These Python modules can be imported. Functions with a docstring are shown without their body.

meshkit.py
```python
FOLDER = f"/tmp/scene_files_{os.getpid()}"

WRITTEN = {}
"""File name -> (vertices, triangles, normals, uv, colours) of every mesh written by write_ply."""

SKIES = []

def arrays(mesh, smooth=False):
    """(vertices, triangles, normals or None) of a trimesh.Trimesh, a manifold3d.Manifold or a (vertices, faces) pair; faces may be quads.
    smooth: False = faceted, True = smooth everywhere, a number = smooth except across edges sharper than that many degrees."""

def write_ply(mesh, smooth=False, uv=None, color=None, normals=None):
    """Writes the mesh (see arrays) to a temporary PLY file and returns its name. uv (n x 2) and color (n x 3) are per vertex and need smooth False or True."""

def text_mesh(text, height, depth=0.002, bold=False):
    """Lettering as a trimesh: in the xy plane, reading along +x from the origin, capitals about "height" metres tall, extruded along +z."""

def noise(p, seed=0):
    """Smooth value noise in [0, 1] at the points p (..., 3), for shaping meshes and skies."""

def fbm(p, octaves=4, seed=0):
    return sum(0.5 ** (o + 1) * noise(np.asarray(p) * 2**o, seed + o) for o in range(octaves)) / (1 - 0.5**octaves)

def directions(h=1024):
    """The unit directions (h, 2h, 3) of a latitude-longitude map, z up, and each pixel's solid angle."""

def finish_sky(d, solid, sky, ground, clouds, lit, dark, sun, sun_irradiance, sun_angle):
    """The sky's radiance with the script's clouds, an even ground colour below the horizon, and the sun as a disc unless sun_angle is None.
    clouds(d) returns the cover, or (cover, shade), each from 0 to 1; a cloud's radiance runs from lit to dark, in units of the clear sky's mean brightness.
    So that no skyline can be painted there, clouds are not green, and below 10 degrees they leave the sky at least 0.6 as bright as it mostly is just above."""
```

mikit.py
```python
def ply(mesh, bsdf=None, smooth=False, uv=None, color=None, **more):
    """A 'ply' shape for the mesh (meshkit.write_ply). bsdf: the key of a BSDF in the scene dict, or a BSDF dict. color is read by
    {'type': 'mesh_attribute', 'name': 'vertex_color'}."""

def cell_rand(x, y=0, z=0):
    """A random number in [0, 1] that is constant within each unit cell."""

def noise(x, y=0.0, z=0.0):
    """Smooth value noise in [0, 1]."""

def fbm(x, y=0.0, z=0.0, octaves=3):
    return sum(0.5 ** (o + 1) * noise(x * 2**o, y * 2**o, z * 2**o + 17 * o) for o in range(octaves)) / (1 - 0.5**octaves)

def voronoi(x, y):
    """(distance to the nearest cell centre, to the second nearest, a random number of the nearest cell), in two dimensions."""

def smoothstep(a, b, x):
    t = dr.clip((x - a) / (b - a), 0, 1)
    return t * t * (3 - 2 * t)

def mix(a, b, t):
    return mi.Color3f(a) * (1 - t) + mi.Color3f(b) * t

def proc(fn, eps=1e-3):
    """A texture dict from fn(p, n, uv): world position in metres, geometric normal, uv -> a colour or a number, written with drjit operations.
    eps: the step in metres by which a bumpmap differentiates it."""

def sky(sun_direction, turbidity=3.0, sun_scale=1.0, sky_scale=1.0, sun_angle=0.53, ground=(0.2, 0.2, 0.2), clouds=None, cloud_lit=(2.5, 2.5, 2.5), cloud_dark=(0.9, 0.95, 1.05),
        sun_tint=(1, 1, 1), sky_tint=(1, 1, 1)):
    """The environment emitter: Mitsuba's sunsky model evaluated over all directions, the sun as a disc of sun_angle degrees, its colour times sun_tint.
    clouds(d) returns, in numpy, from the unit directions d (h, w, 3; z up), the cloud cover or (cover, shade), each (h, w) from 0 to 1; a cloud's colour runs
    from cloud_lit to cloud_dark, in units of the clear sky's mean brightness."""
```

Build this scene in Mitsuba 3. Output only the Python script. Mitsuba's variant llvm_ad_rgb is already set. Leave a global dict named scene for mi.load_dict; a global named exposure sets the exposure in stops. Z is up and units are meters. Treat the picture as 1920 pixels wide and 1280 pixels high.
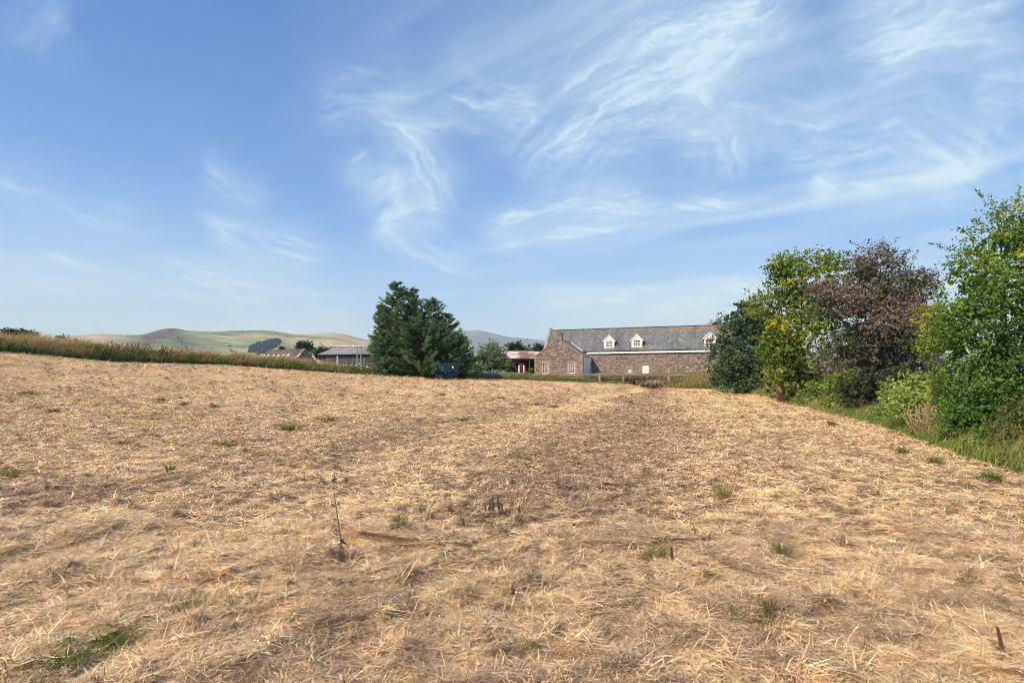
import math, numpy as np, trimesh, mitsuba as mi, drjit as dr, mikit, meshkit
from scipy.interpolate import RBFInterpolator
from scipy.ndimage import map_coordinates
from scipy.spatial import Voronoi
from shapely.geometry import Polygon, box as sbox, MultiPolygon
from mikit import noise, fbm, smoothstep, mix, voronoi

T = mi.ScalarTransform4f
scene, labels = {}, {}
EYE, F = 1.6, 1050.0            # eye height; focal length in pixels of a 1920 wide frame, horizon at row 715

# ------------------------------------------------------------------ camera, sky, exposure
scene['camera'] = {'type': 'perspective', 'fov': 2 * math.degrees(math.atan(960 / F)), 'fov_axis': 'x',
                   'near_clip': 0.1, 'far_clip': 60000.0, 'principal_point_offset_y': -75 / 1280,
                   'medium': {'type': 'ref', 'id': 'haze_air'},
                   'to_world': T().look_at(origin=[0, 0, EYE], target=[0, 10, EYE], up=[0, 0, 1])}
exposure = 2.25

# cirrus: strands given as (azimuth, elevation) in degrees, width in degrees, strength
STRANDS = [
    ([(27, 33), (24.6, 31.4), (15.4, 29.8), (9.2, 27.1), (6.5, 24.7), (2.7, 22.0), (0.0, 19.7)], 2.6, .5),
    ([(27.2, 31.2), (21.8, 29.7), (17.9, 27.5), (11.8, 25.6), (6.5, 23.3)], 2.2, .45),
    ([(-12.1, 24.2), (-9.2, 22.0), (-7.2, 19.5), (-6.4, 17.3)], .75, .7),
    ([(-6.0, 17.4), (-9.7, 17.8), (-12.6, 15.8), (-14.4, 14.2)], 1.1, .6),
    ([(-10.9, 20.7), (-11.2, 17.9), (-12.6, 15.8)], 1.0, .42),
    ([(-14.4, 15.0), (-11.8, 13.6), (-7.6, 12.8), (-2.7, 11.7)], .9, .35),
    ([(-3.5, 14.5), (2.2, 16.6), (7.6, 17.8), (12.9, 17.7)], .8, .55),
    ([(2.2, 16.4), (10.3, 17.2), (17.9, 16.9), (26.8, 15.6)], .7, .55),
    ([(-3.3, 14.9), (4.4, 14.6), (12.9, 15.7)], .7, .35),
    ([(22.7, 20.2), (29.7, 19.6), (34.4, 20.1), (38.7, 18.1), (40.8, 15.7)], 1.8, .55),
    ([(29.7, 17.0), (35.2, 16.9), (40.8, 15.8)], .8, .5),
    ([(17.4, 24.9), (25.0, 23.3), (32.3, 22.2)], .8, .4), ([(17.4, 27.2), (19.4, 25.2)], .9, .4),
    ([(31.4, 26.2), (37.0, 26.1), (42.7, 25.9)], 2.6, .4), ([(39.2, 21.6), (40.9, 21.8), (45.0, 21.6)], .9, .6),
    ([(29.7, 27.3), (34.4, 27.9), (39.3, 30.4)], 2.4, .35),
    ([(-28.8, 14.3), (-26.3, 13.0), (-22.7, 12.5), (-18.9, 12.4)], .9, .5),
    ([(-29.3, 18.6), (-26.3, 17.5), (-22.7, 16.6)], .8, .32), ([(-46, 15.5), (-37.6, 13.6), (-31.4, 12.8)], .8, .28),
    ([(-20.9, 24.4), (-13.9, 25.9), (-8.7, 27.1)], 1.3, .3), ([(-8.7, 27.1), (-3.3, 25.9), (4.9, 26.5)], 1.4, .35),
    ([(-16.9, 20.0), (-13.9, 18.6), (-10.8, 19.8)], .8, .35), ([(-14.4, 24.2), (-10.8, 24.0), (-6.0, 24.7)], .7, .45),
    ([(-4.4, 8.1), (12.9, 8.8), (27.2, 8.4), (47, 6.7)], 1.1, .4),
    ([(-48, 9.5), (-35.9, 8.6), (-23.7, 7.7), (-13.9, 6.6)], 1.8, .35), ([(2.2, 6.8), (17.9, 6.7), (35.2, 6.9)], .9, .35),
    ([(-41.5, 23.7), (-40.6, 25.8), (-38.3, 27.8)], .9, .25), ([(15.4, 22.7), (20.4, 23.0), (22.7, 18.7)], 1.2, .4),
    ([(1.6, 21.6), (7.6, 22.3), (14.4, 23.2)], 1.2, .35), ([(28.1, 17.9), (29.7, 16.7)], .6, .5), ([(-15.9, 20.3), (-14.4, 21.6)], .4, .3),
]


def clouds(d):
    az, el = np.degrees(np.arctan2(d[..., 0], d[..., 1])), np.degrees(np.arcsin(d[..., 2]))
    h = np.maximum(d[..., 2], .07)
    q = np.stack([d[..., 0] / h, d[..., 1] / h, 0 * h], -1)                    # on a flat layer overhead
    warp = meshkit.fbm(q * .8, 3, 5) - .5
    r = np.stack([q[..., 0] * .75 - q[..., 1] * .66, q[..., 0] * .66 + q[..., 1] * .75, q[..., 2]], -1)
    veil = meshkit.fbm(r * [.38, .85, 1] + warp[..., None] * 1.4, 4, 11)
    fine = np.clip(meshkit.fbm(r * [1.1, 10.0, 1] + warp[..., None] * 3.0, 5, 23) * 1.7 - .3, .1, 1.2)
    a2 = np.stack([az * .16, el * .3, 0 * az], -1)
    a3 = np.stack([az * .8, el * 1.3, 0 * az], -1)
    x = az + (meshkit.fbm(a2, 2, 3) - .5) * 2.2 + (meshkit.fbm(a3, 3, 13) - .5) * .8
    y = el + (meshkit.fbm(a2, 2, 7) - .5) * 1.5 + (meshkit.fbm(a3, 3, 17) - .5) * .7
    right = np.clip((az + 24) / 42, 0, 1) * np.clip((80 - abs(az - 15)) / 25, 0, 1) * np.clip((el - 6) / 8, .15, 1)
    cover = np.clip(veil - .36, 0, 1) * (.06 + 1.05 * right) * (.35 + 1.3 * fine)
    strand = np.zeros_like(az)
    for si, (pts, w, s) in enumerate(STRANDS):
        w = w * 1.2
        p = np.array(pts, float)
        lo, hi = p.min(0) - 4 * w - 4, p.max(0) + 4 * w + 4
        m = (az > lo[0]) & (az < hi[0]) & (el > lo[1]) & (el < hi[1])
        X, Y, best, at, ln, sg = x[m], y[m], np.full(m.sum(), 99.0), np.zeros(m.sum()), np.zeros(m.sum()), np.zeros(m.sum())
        n, run = len(p) - 1, 0.0
        for i in range(n):
            a, b = p[i], p[i + 1]
            ab = b - a
            L = np.hypot(*ab)
            t = np.clip(((X - a[0]) * ab[0] + (Y - a[1]) * ab[1]) / (ab @ ab), 0, 1)
            ex, ey = X - a[0] - t * ab[0], Y - a[1] - t * ab[1]
            dd = np.hypot(ex * .9, ey)
            c = dd < best
            at, ln, sg = np.where(c, (i + t) / n, at), np.where(c, run + t * L, ln), np.where(c, np.sign(ab[0] * ey - ab[1] * ex) * dd, sg)
            best = np.minimum(best, dd)
            run += L
        fade = np.clip(np.minimum(at, 1 - at) * 4 + .15, 0, 1)
        fib = meshkit.fbm(np.stack([ln * .22, sg * 1.5 + ln * .12, 0 * ln], -1), 5, 60 + si)
        fib2 = meshkit.fbm(np.stack([ln * .45, sg * 6.5 + ln * .8, 0 * ln], -1), 4, 160 + si)
        edge = best / w * (1.25 - .8 * (fib - .5))
        fibre = np.clip((fib - .22) * 2.3, .08, 1.35) * np.clip(fib2 * 2.3 - .35, .2, 1.5)
        g = s * fade * (np.exp(-edge ** 2) * .8 * fibre + .62 * np.exp(-(best / (2.6 * w)) ** 2) * (.45 + .5 * fibre))
        strand[m] = strand[m] + g * (1 - strand[m] * .7)
    low = np.exp(-(el / 11) ** 2) * (.24 + .32 * meshkit.fbm(np.stack([az * .05, el * .8, 0 * az], -1), 3, 41))
    return np.clip(cover * 1.4 + strand * .78 + low, 0, .85)


scene['sky'] = mikit.sky((-0.55, -0.44, 0.64), turbidity=2.2, sun_scale=.82, sky_scale=.92, sun_tint=(1.0, .96, .90), sky_tint=(.66, .875, 1.28), clouds=clouds,
                         cloud_lit=(2.0, 2.62, 3.0), cloud_dark=(.9, .95, 1.05), ground=(.22, .19, .12))
labels['sky'] = {'label': 'blue summer sky with thin white cirrus clouds', 'category': 'sky', 'kind': 'structure'}

# ------------------------------------------------------------------ materials
VC = {'type': 'mesh_attribute', 'name': 'vertex_color'}


def two(b):
    return {'type': 'twosided', 'bsdf': b}


def flat(rgb, rough=.8, metal=0.0):
    return two({'type': 'principled', 'base_color': {'type': 'rgb', 'value': list(rgb)}, 'roughness': rough, 'metallic': metal, 'specular': .3})


scene['mat_vc'] = two({'type': 'principled', 'base_color': VC, 'roughness': .85, 'specular': .25})
scene['mat_straw'] = two({'type': 'principled', 'base_color': VC, 'roughness': .55, 'specular': .4})
scene['mat_leaf'] = {'type': 'principledthin', 'base_color': VC, 'roughness': .45, 'spec_trans': 0.0, 'diff_trans': .8, 'eta': 1.35}
scene['mat_gloss'] = {'type': 'principledthin', 'base_color': VC, 'roughness': .32, 'spec_trans': 0.0, 'diff_trans': .65, 'eta': 1.45}
scene['mat_white'] = flat((.84, .845, .85), .45)
scene['mat_dark'] = flat((.03, .03, .032), .7)
scene['mat_lead'] = flat((.3, .32, .34), .5)
scene['mat_glass'] = {'type': 'thindielectric', 'int_ior': 1.5}
scene['mat_steel'] = flat((.42, .44, .45), .5, .3)


def bumped(fn, scale, base=VC, rough=.85):
    return two({'type': 'bumpmap', 'arbitrary': mikit.proc(fn, 4e-3), 'scale': scale, 'bsdf': {'type': 'principled', 'base_color': base, 'roughness': rough, 'specular': .25}})


scene['mat_ground'] = bumped(lambda p, n, uv: fbm(p.x * 9, p.y * 9, p.z * 3, 3), .05)
scene['mat_stone'] = bumped(lambda p, n, uv: fbm(p.x * 7, p.y * 7, p.z * 9, 3), .03)
scene['mat_slate'] = two({'type': 'principled', 'base_color': VC, 'roughness': .5, 'specular': .5})

# ------------------------------------------------------------------ helpers
def P(px, py, D):
    """The point D metres ahead that a sight line at this column and row (1920 x 1280) meets."""
    return np.array([(px - 960) / F * D, D, EYE + (715 - py) / F * D])


def put(key, mesh, mat, color=None, smooth=False):
    base, k = key, 0
    while key in scene:
        k += 1
        key = f'{base}_{k:03d}'
    if color is not None:
        smooth = bool(smooth)
        v = mesh[0] if isinstance(mesh, tuple) else mesh.vertices
        color = np.broadcast_to(np.asarray(color, float), (len(v), 3)) if np.ndim(color) == 1 else color
    scene[key] = mikit.ply(mesh, mat, smooth=smooth, color=color)
    return key


def tag(key, label, cat=None, group=None, kind=None):
    labels[key] = {k: v for k, v in (('label', label), ('category', cat), ('group', group), ('kind', kind)) if v}
    return key


def free(base):
    k, key = 0, base
    while key in labels or any(s == key or s.startswith(key + '__') for s in scene):
        k += 1
        key = f'{base}_{k:03d}'
    return key


def nrm(a):
    return a / (np.linalg.norm(a, axis=-1, keepdims=True) + 1e-12)


def cat(meshes):
    """Joins (v, f, c) triples of numpy arrays."""
    v, f, c, n = [], [], [], 0
    for a, b, k in meshes:
        v.append(a), f.append(b + n), c.append(k)
        n += len(a)
    return np.vstack(v), np.vstack(f), np.vstack(c)


def tube(pts, rad, sides=7, color=(.1, .08, .06)):
    p = np.asarray(pts, float)
    t = nrm(np.gradient(p, axis=0))
    a = nrm(np.cross(t, np.where(abs(t[:, 2:]) < .9, [[0, 0, 1.0]], [[1.0, 0, 0]])))
    b = np.cross(t, a)
    g = np.arange(sides) * 2 * np.pi / sides
    v = p[:, None] + np.broadcast_to(rad, (len(p),))[:, None, None] * (np.cos(g)[None, :, None] * a[:, None] + np.sin(g)[None, :, None] * b[:, None])
    i, j = np.meshgrid(np.arange(len(p) - 1), np.arange(sides), indexing='ij')
    q = np.stack([i * sides + j, i * sides + (j + 1) % sides, (i + 1) * sides + (j + 1) % sides, (i + 1) * sides + j], -1).reshape(-1, 4)
    f = np.vstack([q[:, [0, 1, 2]], q[:, [0, 2, 3]]])
    v = v.reshape(-1, 3)
    f = np.vstack([f, [[(len(p) - 1) * sides, (len(p) - 1) * sides + k, (len(p) - 1) * sides + k + 1] for k in range(1, sides - 1)]])
    return v, f, np.tile(np.asarray(color, float), (len(v), 1))


def leaves(c, a, n, L, W, col):
    """Folded diamond leaves: centres c, long axes a, normals n."""
    a = nrm(a)
    b = nrm(np.cross(n, a))
    n = np.cross(a, b)
    L, W = L[:, None], W[:, None]
    v = np.stack([c - a * L, c + b * W + n * W * .35 - a * L * .1, c + a * L, c - b * W + n * W * .35 - a * L * .1], 1).reshape(-1, 3)
    k = np.arange(len(c))[:, None] * 4
    f = np.concatenate([k + [0, 1, 2], k + [0, 2, 3]], 1).reshape(-1, 3)
    return v, f, np.repeat(col, 4, 0)


def blades(b, d, L, W, lean, c0, c1, rng, side=None):
    """Upright grass blades in two bends: bases b, leaning towards d (n, 2) by lean."""
    n = len(b)
    D = np.concatenate([d, np.zeros((n, 1))], 1)
    if side is None:
        an = rng.uniform(0, 2 * np.pi, n)
        side = np.stack([np.cos(an), np.sin(an), 0 * an], 1)
    up = np.array([0, 0, 1.0])
    m = b + L[:, None] * (.55 * up + D * (lean * .22)[:, None])
    e = b + L[:, None] * ((1 - .35 * np.minimum(lean, 1.6)[:, None] ** 2 * .6) * up + D * (lean * .85)[:, None])
    w = side * W[:, None] / 2
    v = np.stack([b - w, b + w, m + w * .8, m - w * .8, e], 1).reshape(-1, 3)
    k = np.arange(n)[:, None] * 5
    f = np.concatenate([k + [0, 1, 2], k + [0, 2, 3], k + [3, 2, 4]], 1).reshape(-1, 3)
    cm = c0 * .45 + c1 * .55
    return v, f, np.stack([c0, c0, cm, cm, c1], 1).reshape(-1, 3)


def vary(rng, n, cols, w=None, jit=.12):
    cols = np.asarray(cols, float)
    i = rng.choice(len(cols), n, p=None if w is None else np.asarray(w, float) / sum(w))
    return np.clip(cols[i] * (1 + rng.normal(0, jit, (n, 1))) * (1 + rng.normal(0, .04, (n, 3))), .004, .95)


# ------------------------------------------------------------------ the lie of the land
EDGE = [(-320, 652, 42), (-150, 655, 46), (0, 660, 50), (100, 668, 54), (200, 677, 58), (300, 680, 63), (400, 683.5, 68), (500, 690, 73), (600, 697, 77), (700, 703, 80), (860, 706.5, 84),
        (960, 711, 86), (1100, 716, 88), (1240, 721, 86), (1340, 728, 76)]
HEDGE = [(1340, 728, 76), (1440, 741, 53), (1500, 757, 40), (1600, 780, 26.5), (1700, 803, 19.5), (1800, 835, 14.2), (1900, 866, 11.3), (2050, 905, 9.0), (2300, 980, 6.6)]
ctl = [P(*e) for e in EDGE] + [P(*e) for e in HEDGE]
ctl += [np.array([x, y, z]) for x, y, z in [(0, 0, 0), (-4, 4, 0), (4, 4, 0), (0, -20, 0), (-30, -20, .3), (20, -20, 0), (30, 0, 0), (0, 12, .02), (-10, 12, .1), (-14, 20, .35), (0, 22, .15), (8, 22, .05),
        (-30, 20, 1.0), (-60, 20, 3.2), (2, 45, .65), (-22, 45, 1.6), (-40, 40, 3.0), (14, 45, .25), (40, 45, .3), (45, 20, 0), (60, 70, .9), (30, 80, 1.3)]]
for e in EDGE[:10]:                                   # behind the left verge
    q = P(*e)
    ctl += [q + [0, 9, .1], q + [0, 40, -.8], q + [0, 90, -1.5]]
ctl += [np.array([x, y, z]) for x, y, z in [(-2, 94, 2.45), (5, 92.5, 2.55), (12, 92, 2.6), (20, 91, 2.6), (27, 88, 2.6), (4, 100, 2.63), (20, 100, 2.63), (35, 90, 2.63), (45, 100, 2.6), (10, 130, 2.7), (40, 130, 2.6), (-12, 110, 2.5), (80, 120, 2)]]
ctl = np.array(ctl)
_rbf = RBFInterpolator(ctl[:, :2] / 50, ctl[:, 2], kernel='thin_plate_spline', smoothing=1e-4)
GX0, GY0, GS = -190, -60, 1.0
_gx, _gy = np.meshgrid(np.arange(GX0, 191, GS), np.arange(GY0, 241, GS), indexing='ij')
_gz = _rbf(np.stack([_gx.ravel(), _gy.ravel()], 1) / 50).reshape(_gx.shape)
_rr = np.hypot(_gx, _gy - 40)
_gz = np.where(_rr < 130, _gz, _gz * np.clip((200 - _rr) / 70, 0, 1) + 1.5 * (1 - np.clip((200 - _rr) / 70, 0, 1)))


def land(x, y):
    x, y = np.asarray(x, float), np.asarray(y, float)
    z = map_coordinates(_gz, [(x.ravel() - GX0) / GS, (y.ravel() - GY0) / GS], order=1, mode='nearest').reshape(x.shape)
    r = np.hypot(x, y)
    return np.where(r > 200, z - np.clip((r - 200) / 800, 0, 1) * 8, z)


def inside(x, y):
    """Signed metres into the mown field from its far and right-hand edges (negative outside)."""
    pts = np.array([P(*e)[:2] for e in EDGE + HEDGE[1:]])
    poly = np.vstack([pts, [[8, -12], [-60, -12], [-60, pts[0, 1]]]])
    x, y = np.ravel(x), np.ravel(y)
    d = np.full(len(x), 1e9)
    for a, b in zip(pts[:-1], pts[1:]):
        ab = b - a
        t = np.clip(((x - a[0]) * ab[0] + (y - a[1]) * ab[1]) / (ab @ ab), 0, 1)
        d = np.minimum(d, np.hypot(x - a[0] - t * ab[0], y - a[1] - t * ab[1]))
    odd = np.zeros(len(x), bool)
    for a, b in zip(poly, np.roll(poly, -1, 0)):
        hit = ((a[1] > y) != (b[1] > y)) & (x < (b[0] - a[0]) * (y - a[1]) / (b[1] - a[1] + 1e-12) + a[0])
        odd ^= hit
    return np.where(odd, d, -d)


def n2(x, y, s, seed, o=3):
    return meshkit.fbm(np.stack([x * s, y * s, 0 * x], -1), o, seed)


def lumps(x, y):
    """Tufts, mats and hollows of the cut hay."""
    a = n2(x, y, 2.6, 1, 3)
    b = n2(x + .35 * y, y, .9, 2, 2)
    c = n2(x, y, 7.0, 4, 2)
    return .10 * (a - .5) + .04 * (b - .5) + .07 * (c - .5) + .14 * np.clip(c - .60, 0, 1)


def field_z(x, y):
    return land(x, y) + lumps(x, y)


def tone(x, y):
    """(brownness, greenness) of the hay: old mowing strips and patches, and painted shade of gaps, in the field's own coordinates."""
    s = x - .276 * y + 1.6 * (n2(x, y, .16, 50, 2) - .5) * 2
    st = np.interp(s, [-30, -14, -9.5, -7.4, -6.4, -5.2, -4.2, -2.8, -1.2, .3, 1.5, 5, 10, 20], [.28, .28, .34, .80, .40, .02, .12, .95, .95, .50, .24, .30, .36, .32])
    near = np.clip((9 - y) / 5, 0, 1)
    st = st * (1 - .6 * near) + .42 * .6 * near
    b = st + .75 * (n2(x, y, .4, 51, 3) - .5) + 1.1 * (n2(x, y, 2.6, 52, 4) - .5)  # the finer noise paints dark shaded gaps into the straw colour
    b = b + np.clip(n2(x, y, 1.2, 55, 3) - .60, 0, 1) * 4 * np.clip((y - 7) / 12, 0, 1)
    g = np.clip((n2(x, y, .33, 53, 4) - .60) * 5, 0, 1) * np.clip((14 - s) / 10, .25, 1) * np.clip((y - 8) / 10, .1, 1)
    return np.clip(b, 0, 1), g


def ground_at(px, py):
    """Where a sight line meets the field."""
    D = np.geomspace(2.0, 130, 4000)
    x = (px - 960) / F * D
    hit = np.nonzero(EYE + (715 - py) / F * D < land(x, D))[0]
    k = hit[0] if len(hit) else -1
    return np.array([x[k], D[k], land(x[k], D[k])])


# ------------------------------------------------------------------ the ground: one sheet from underfoot to the foot of the hills
def build_ground():
    azs = np.radians(np.concatenate([np.arange(-180, -60, 6), np.arange(-60, 60, .4), np.arange(60, 181, 6)]))
    rs = np.concatenate([[.3, .8], np.geomspace(1.5, 130, 250), np.geomspace(134, 9000, 60)])
    R, A = np.meshgrid(rs, azs, indexing='ij')
    x, y = R * np.sin(A), R * np.cos(A)
    ins = inside(x, y).reshape(x.shape)
    m = np.clip(ins / 1.5 + .2, 0, 1) * np.clip((125 - R) / 40, 0, 1)
    z = land(x, y) + m * (lumps(x, y) * .6 - .105)
    b, g = tone(x, y)
    k = n2(x, y, 6.0, 60, 3)[..., None]
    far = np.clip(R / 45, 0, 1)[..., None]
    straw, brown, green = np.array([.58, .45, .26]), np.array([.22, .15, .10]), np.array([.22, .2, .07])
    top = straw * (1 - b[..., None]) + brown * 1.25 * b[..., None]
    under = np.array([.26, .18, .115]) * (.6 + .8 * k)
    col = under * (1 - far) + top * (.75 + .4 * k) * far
    col = col * (1 - .5 * g[..., None] * far) + green * .5 * g[..., None] * far
    wild = np.array([.11, .12, .045]) * (.6 + .8 * k) * (1 - .0) + np.clip((R - 150) / 500, 0, 1)[..., None] * np.array([.05, .07, .02])
    mm = np.clip(ins / .8 + .5, 0, 1)[..., None]
    col = col * mm + wild * (1 - mm)
    n = len(azs)
    i, j = np.meshgrid(np.arange(len(rs) - 1), np.arange(n - 1), indexing='ij')
    q = np.stack([i * n + j, (i + 1) * n + j, (i + 1) * n + j + 1, i * n + j + 1], -1).reshape(-1, 4)
    v = np.stack([x, y, z], -1).reshape(-1, 3)
    f = np.vstack([q[:, [0, 2, 1]], q[:, [0, 3, 2]]])
    put('ground', trimesh.Trimesh(v, f, process=False), 'mat_ground', col.reshape(-1, 3), True)
    tag('ground', 'wide mown hayfield of brown and golden cut grass rising to the left', 'field', kind='structure')


build_ground()

STRAW = np.array([[.84, .68, .41], [.76, .59, .34], [.66, .49, .27], [.70, .56, .36]])
BROWN = np.array([[.45, .325, .215], [.34, .24, .155], [.22, .155, .10], [.53, .395, .27], [.57, .43, .265]])


def build_straw():
    rng = np.random.default_rng(11)
    # close to: bent straws lying every way in a loose mat
    n = 130000
    y = 2.0 * (8 / 2.0) ** rng.random(n)
    x = y * rng.uniform(-1.12, 1.12, n)
    b, g = tone(x, y)
    swirl = n2(x, y, 2.6, 70, 2) * 14
    ang = swirl + rng.normal(0, 1.5, n)
    mat = np.clip(n2(x, y, 1.3, 71, 3) * 2 - .5, 0, 1)
    L = rng.lognormal(-2.3, .5, n) * np.where(rng.random(n) < .5, .6, 1) * (.75 + .6 * mat) * np.where(rng.random(n) < .03, 1.5, 1)
    L = np.minimum(L, .22)
    W = rng.uniform(.0028, .006, n) * np.maximum(1, y / 4)
    rise = abs(rng.normal(0, .17, n)) + np.where(rng.random(n) < .025, rng.uniform(.3, 1.0, n), 0)
    h = np.stack([np.cos(ang), np.sin(ang)], 1)
    z0 = field_z(x, y) + rng.random(n) ** 1.6 * (.012 + .05 * mat) + .004
    dip = -rng.uniform(0, .3, n)
    p0 = np.stack([x, y, z0], 1)
    d1 = np.concatenate([h * np.cos(rise)[:, None], np.sin(rise)[:, None]], 1)
    turn = rng.normal(0, .35, n)
    h2 = np.stack([np.cos(ang + turn), np.sin(ang + turn)], 1)
    d2 = np.concatenate([h2 * np.cos(rise + dip)[:, None], np.sin(rise + dip)[:, None]], 1)
    p1 = p0 + d1 * (L * .55)[:, None]
    p2 = p1 + d2 * (L * .45)[:, None]
    for p in (p1, p2):
        p[:, 2] = np.maximum(p[:, 2], field_z(p[:, 0], p[:, 1]) + .003)
    s = np.stack([-np.sin(ang), np.cos(ang), rng.uniform(-.5, .5, n)], 1) * (W / 2)[:, None]
    v = np.stack([p0 - s, p0 + s, p1 + s, p1 - s, p2], 1).reshape(-1, 3)
    k = np.arange(n)[:, None] * 5
    f = np.concatenate([k + [0, 1, 2], k + [0, 2, 3], k + [3, 2, 4]], 1).reshape(-1, 3)
    # further out: single tapering straws, wider where they stand for several
    m = 800000
    Y = 2.8 * (100 / 2.8) ** (rng.random(m) ** 1.0)
    X = Y * rng.uniform(-1.08, 1.08, m)
    keep = inside(X, Y) > rng.uniform(-.4, .6, m)
    X, Y = X[keep], Y[keep]
    m = len(X)
    B, G = tone(X, Y)
    A = n2(X, Y, 1.6, 72, 2) * 14 + rng.normal(0, 1.1, m)
    LL = rng.lognormal(-2.25, .4, m) * np.maximum(1, Y / 14) ** .9
    WW = Y / 560 * rng.uniform(.4, 1.2, m) * np.clip(1.15 - Y / 55, .3, 1)
    rr = abs(rng.normal(.02, .12, m)) + np.where(rng.random(m) < .03, rng.uniform(.2, .7, m), 0)
    q0 = np.stack([X, Y, field_z(X, Y) + rng.random(m) * .03], 1)
    q1 = q0 + np.stack([np.cos(A) * np.cos(rr), np.sin(A) * np.cos(rr), np.sin(rr)], 1) * LL[:, None]
    q1[:, 2] = np.maximum(q1[:, 2], field_z(q1[:, 0], q1[:, 1]) + .01)
    S = np.stack([-np.sin(A), np.cos(A), rng.uniform(-.6, .6, m)], 1) * (WW / 2)[:, None]
    V = np.stack([q0 - S, q0 + S, q1], 1).reshape(-1, 3)
    FF = np.arange(3 * m).reshape(m, 3)

    def colour(x, y, b, g):
        n = len(x)
        cls = y * rng.uniform(.75, 1.33, n) < 16
        q = np.where(cls, n2(x, y, 7.0, 201, 2), n2(x, y, 3.2, 202, 2))
        rank = np.clip((q - .5) * 2.6 + .5, 0, 1) * .6 + .4 * rng.random(n)
        t = (rank < np.clip(b * .86 + .03, 0, 1))[:, None]
        c = np.where(t, vary(rng, n, BROWN, jit=.28), vary(rng, n, STRAW, [3, 3, 3, 1.2], .25))
        c = c * (1 + .9 * (np.where(cls, n2(x, y, 9.0, 203, 2), n2(x, y, 4.0, 204, 2)) - .5))[:, None]
        gr = (rng.random(n) < g * .45)[:, None]
        return np.where(gr, vary(rng, n, [[.34, .33, .10], [.26, .30, .08], [.42, .38, .15]], jit=.2), c)

    mesh = cat([(v, f, np.repeat(colour(x, y, b, g), 5, 0)), (V, FF, np.repeat(colour(X, Y, B, G), 3, 0))])
    put('cut_grass', mesh[:2], 'mat_straw', mesh[2])
    tag('cut_grass', 'dry cut grass stalks lying loose all over the mown field', 'cut grass', kind='stuff')


build_straw()


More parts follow.
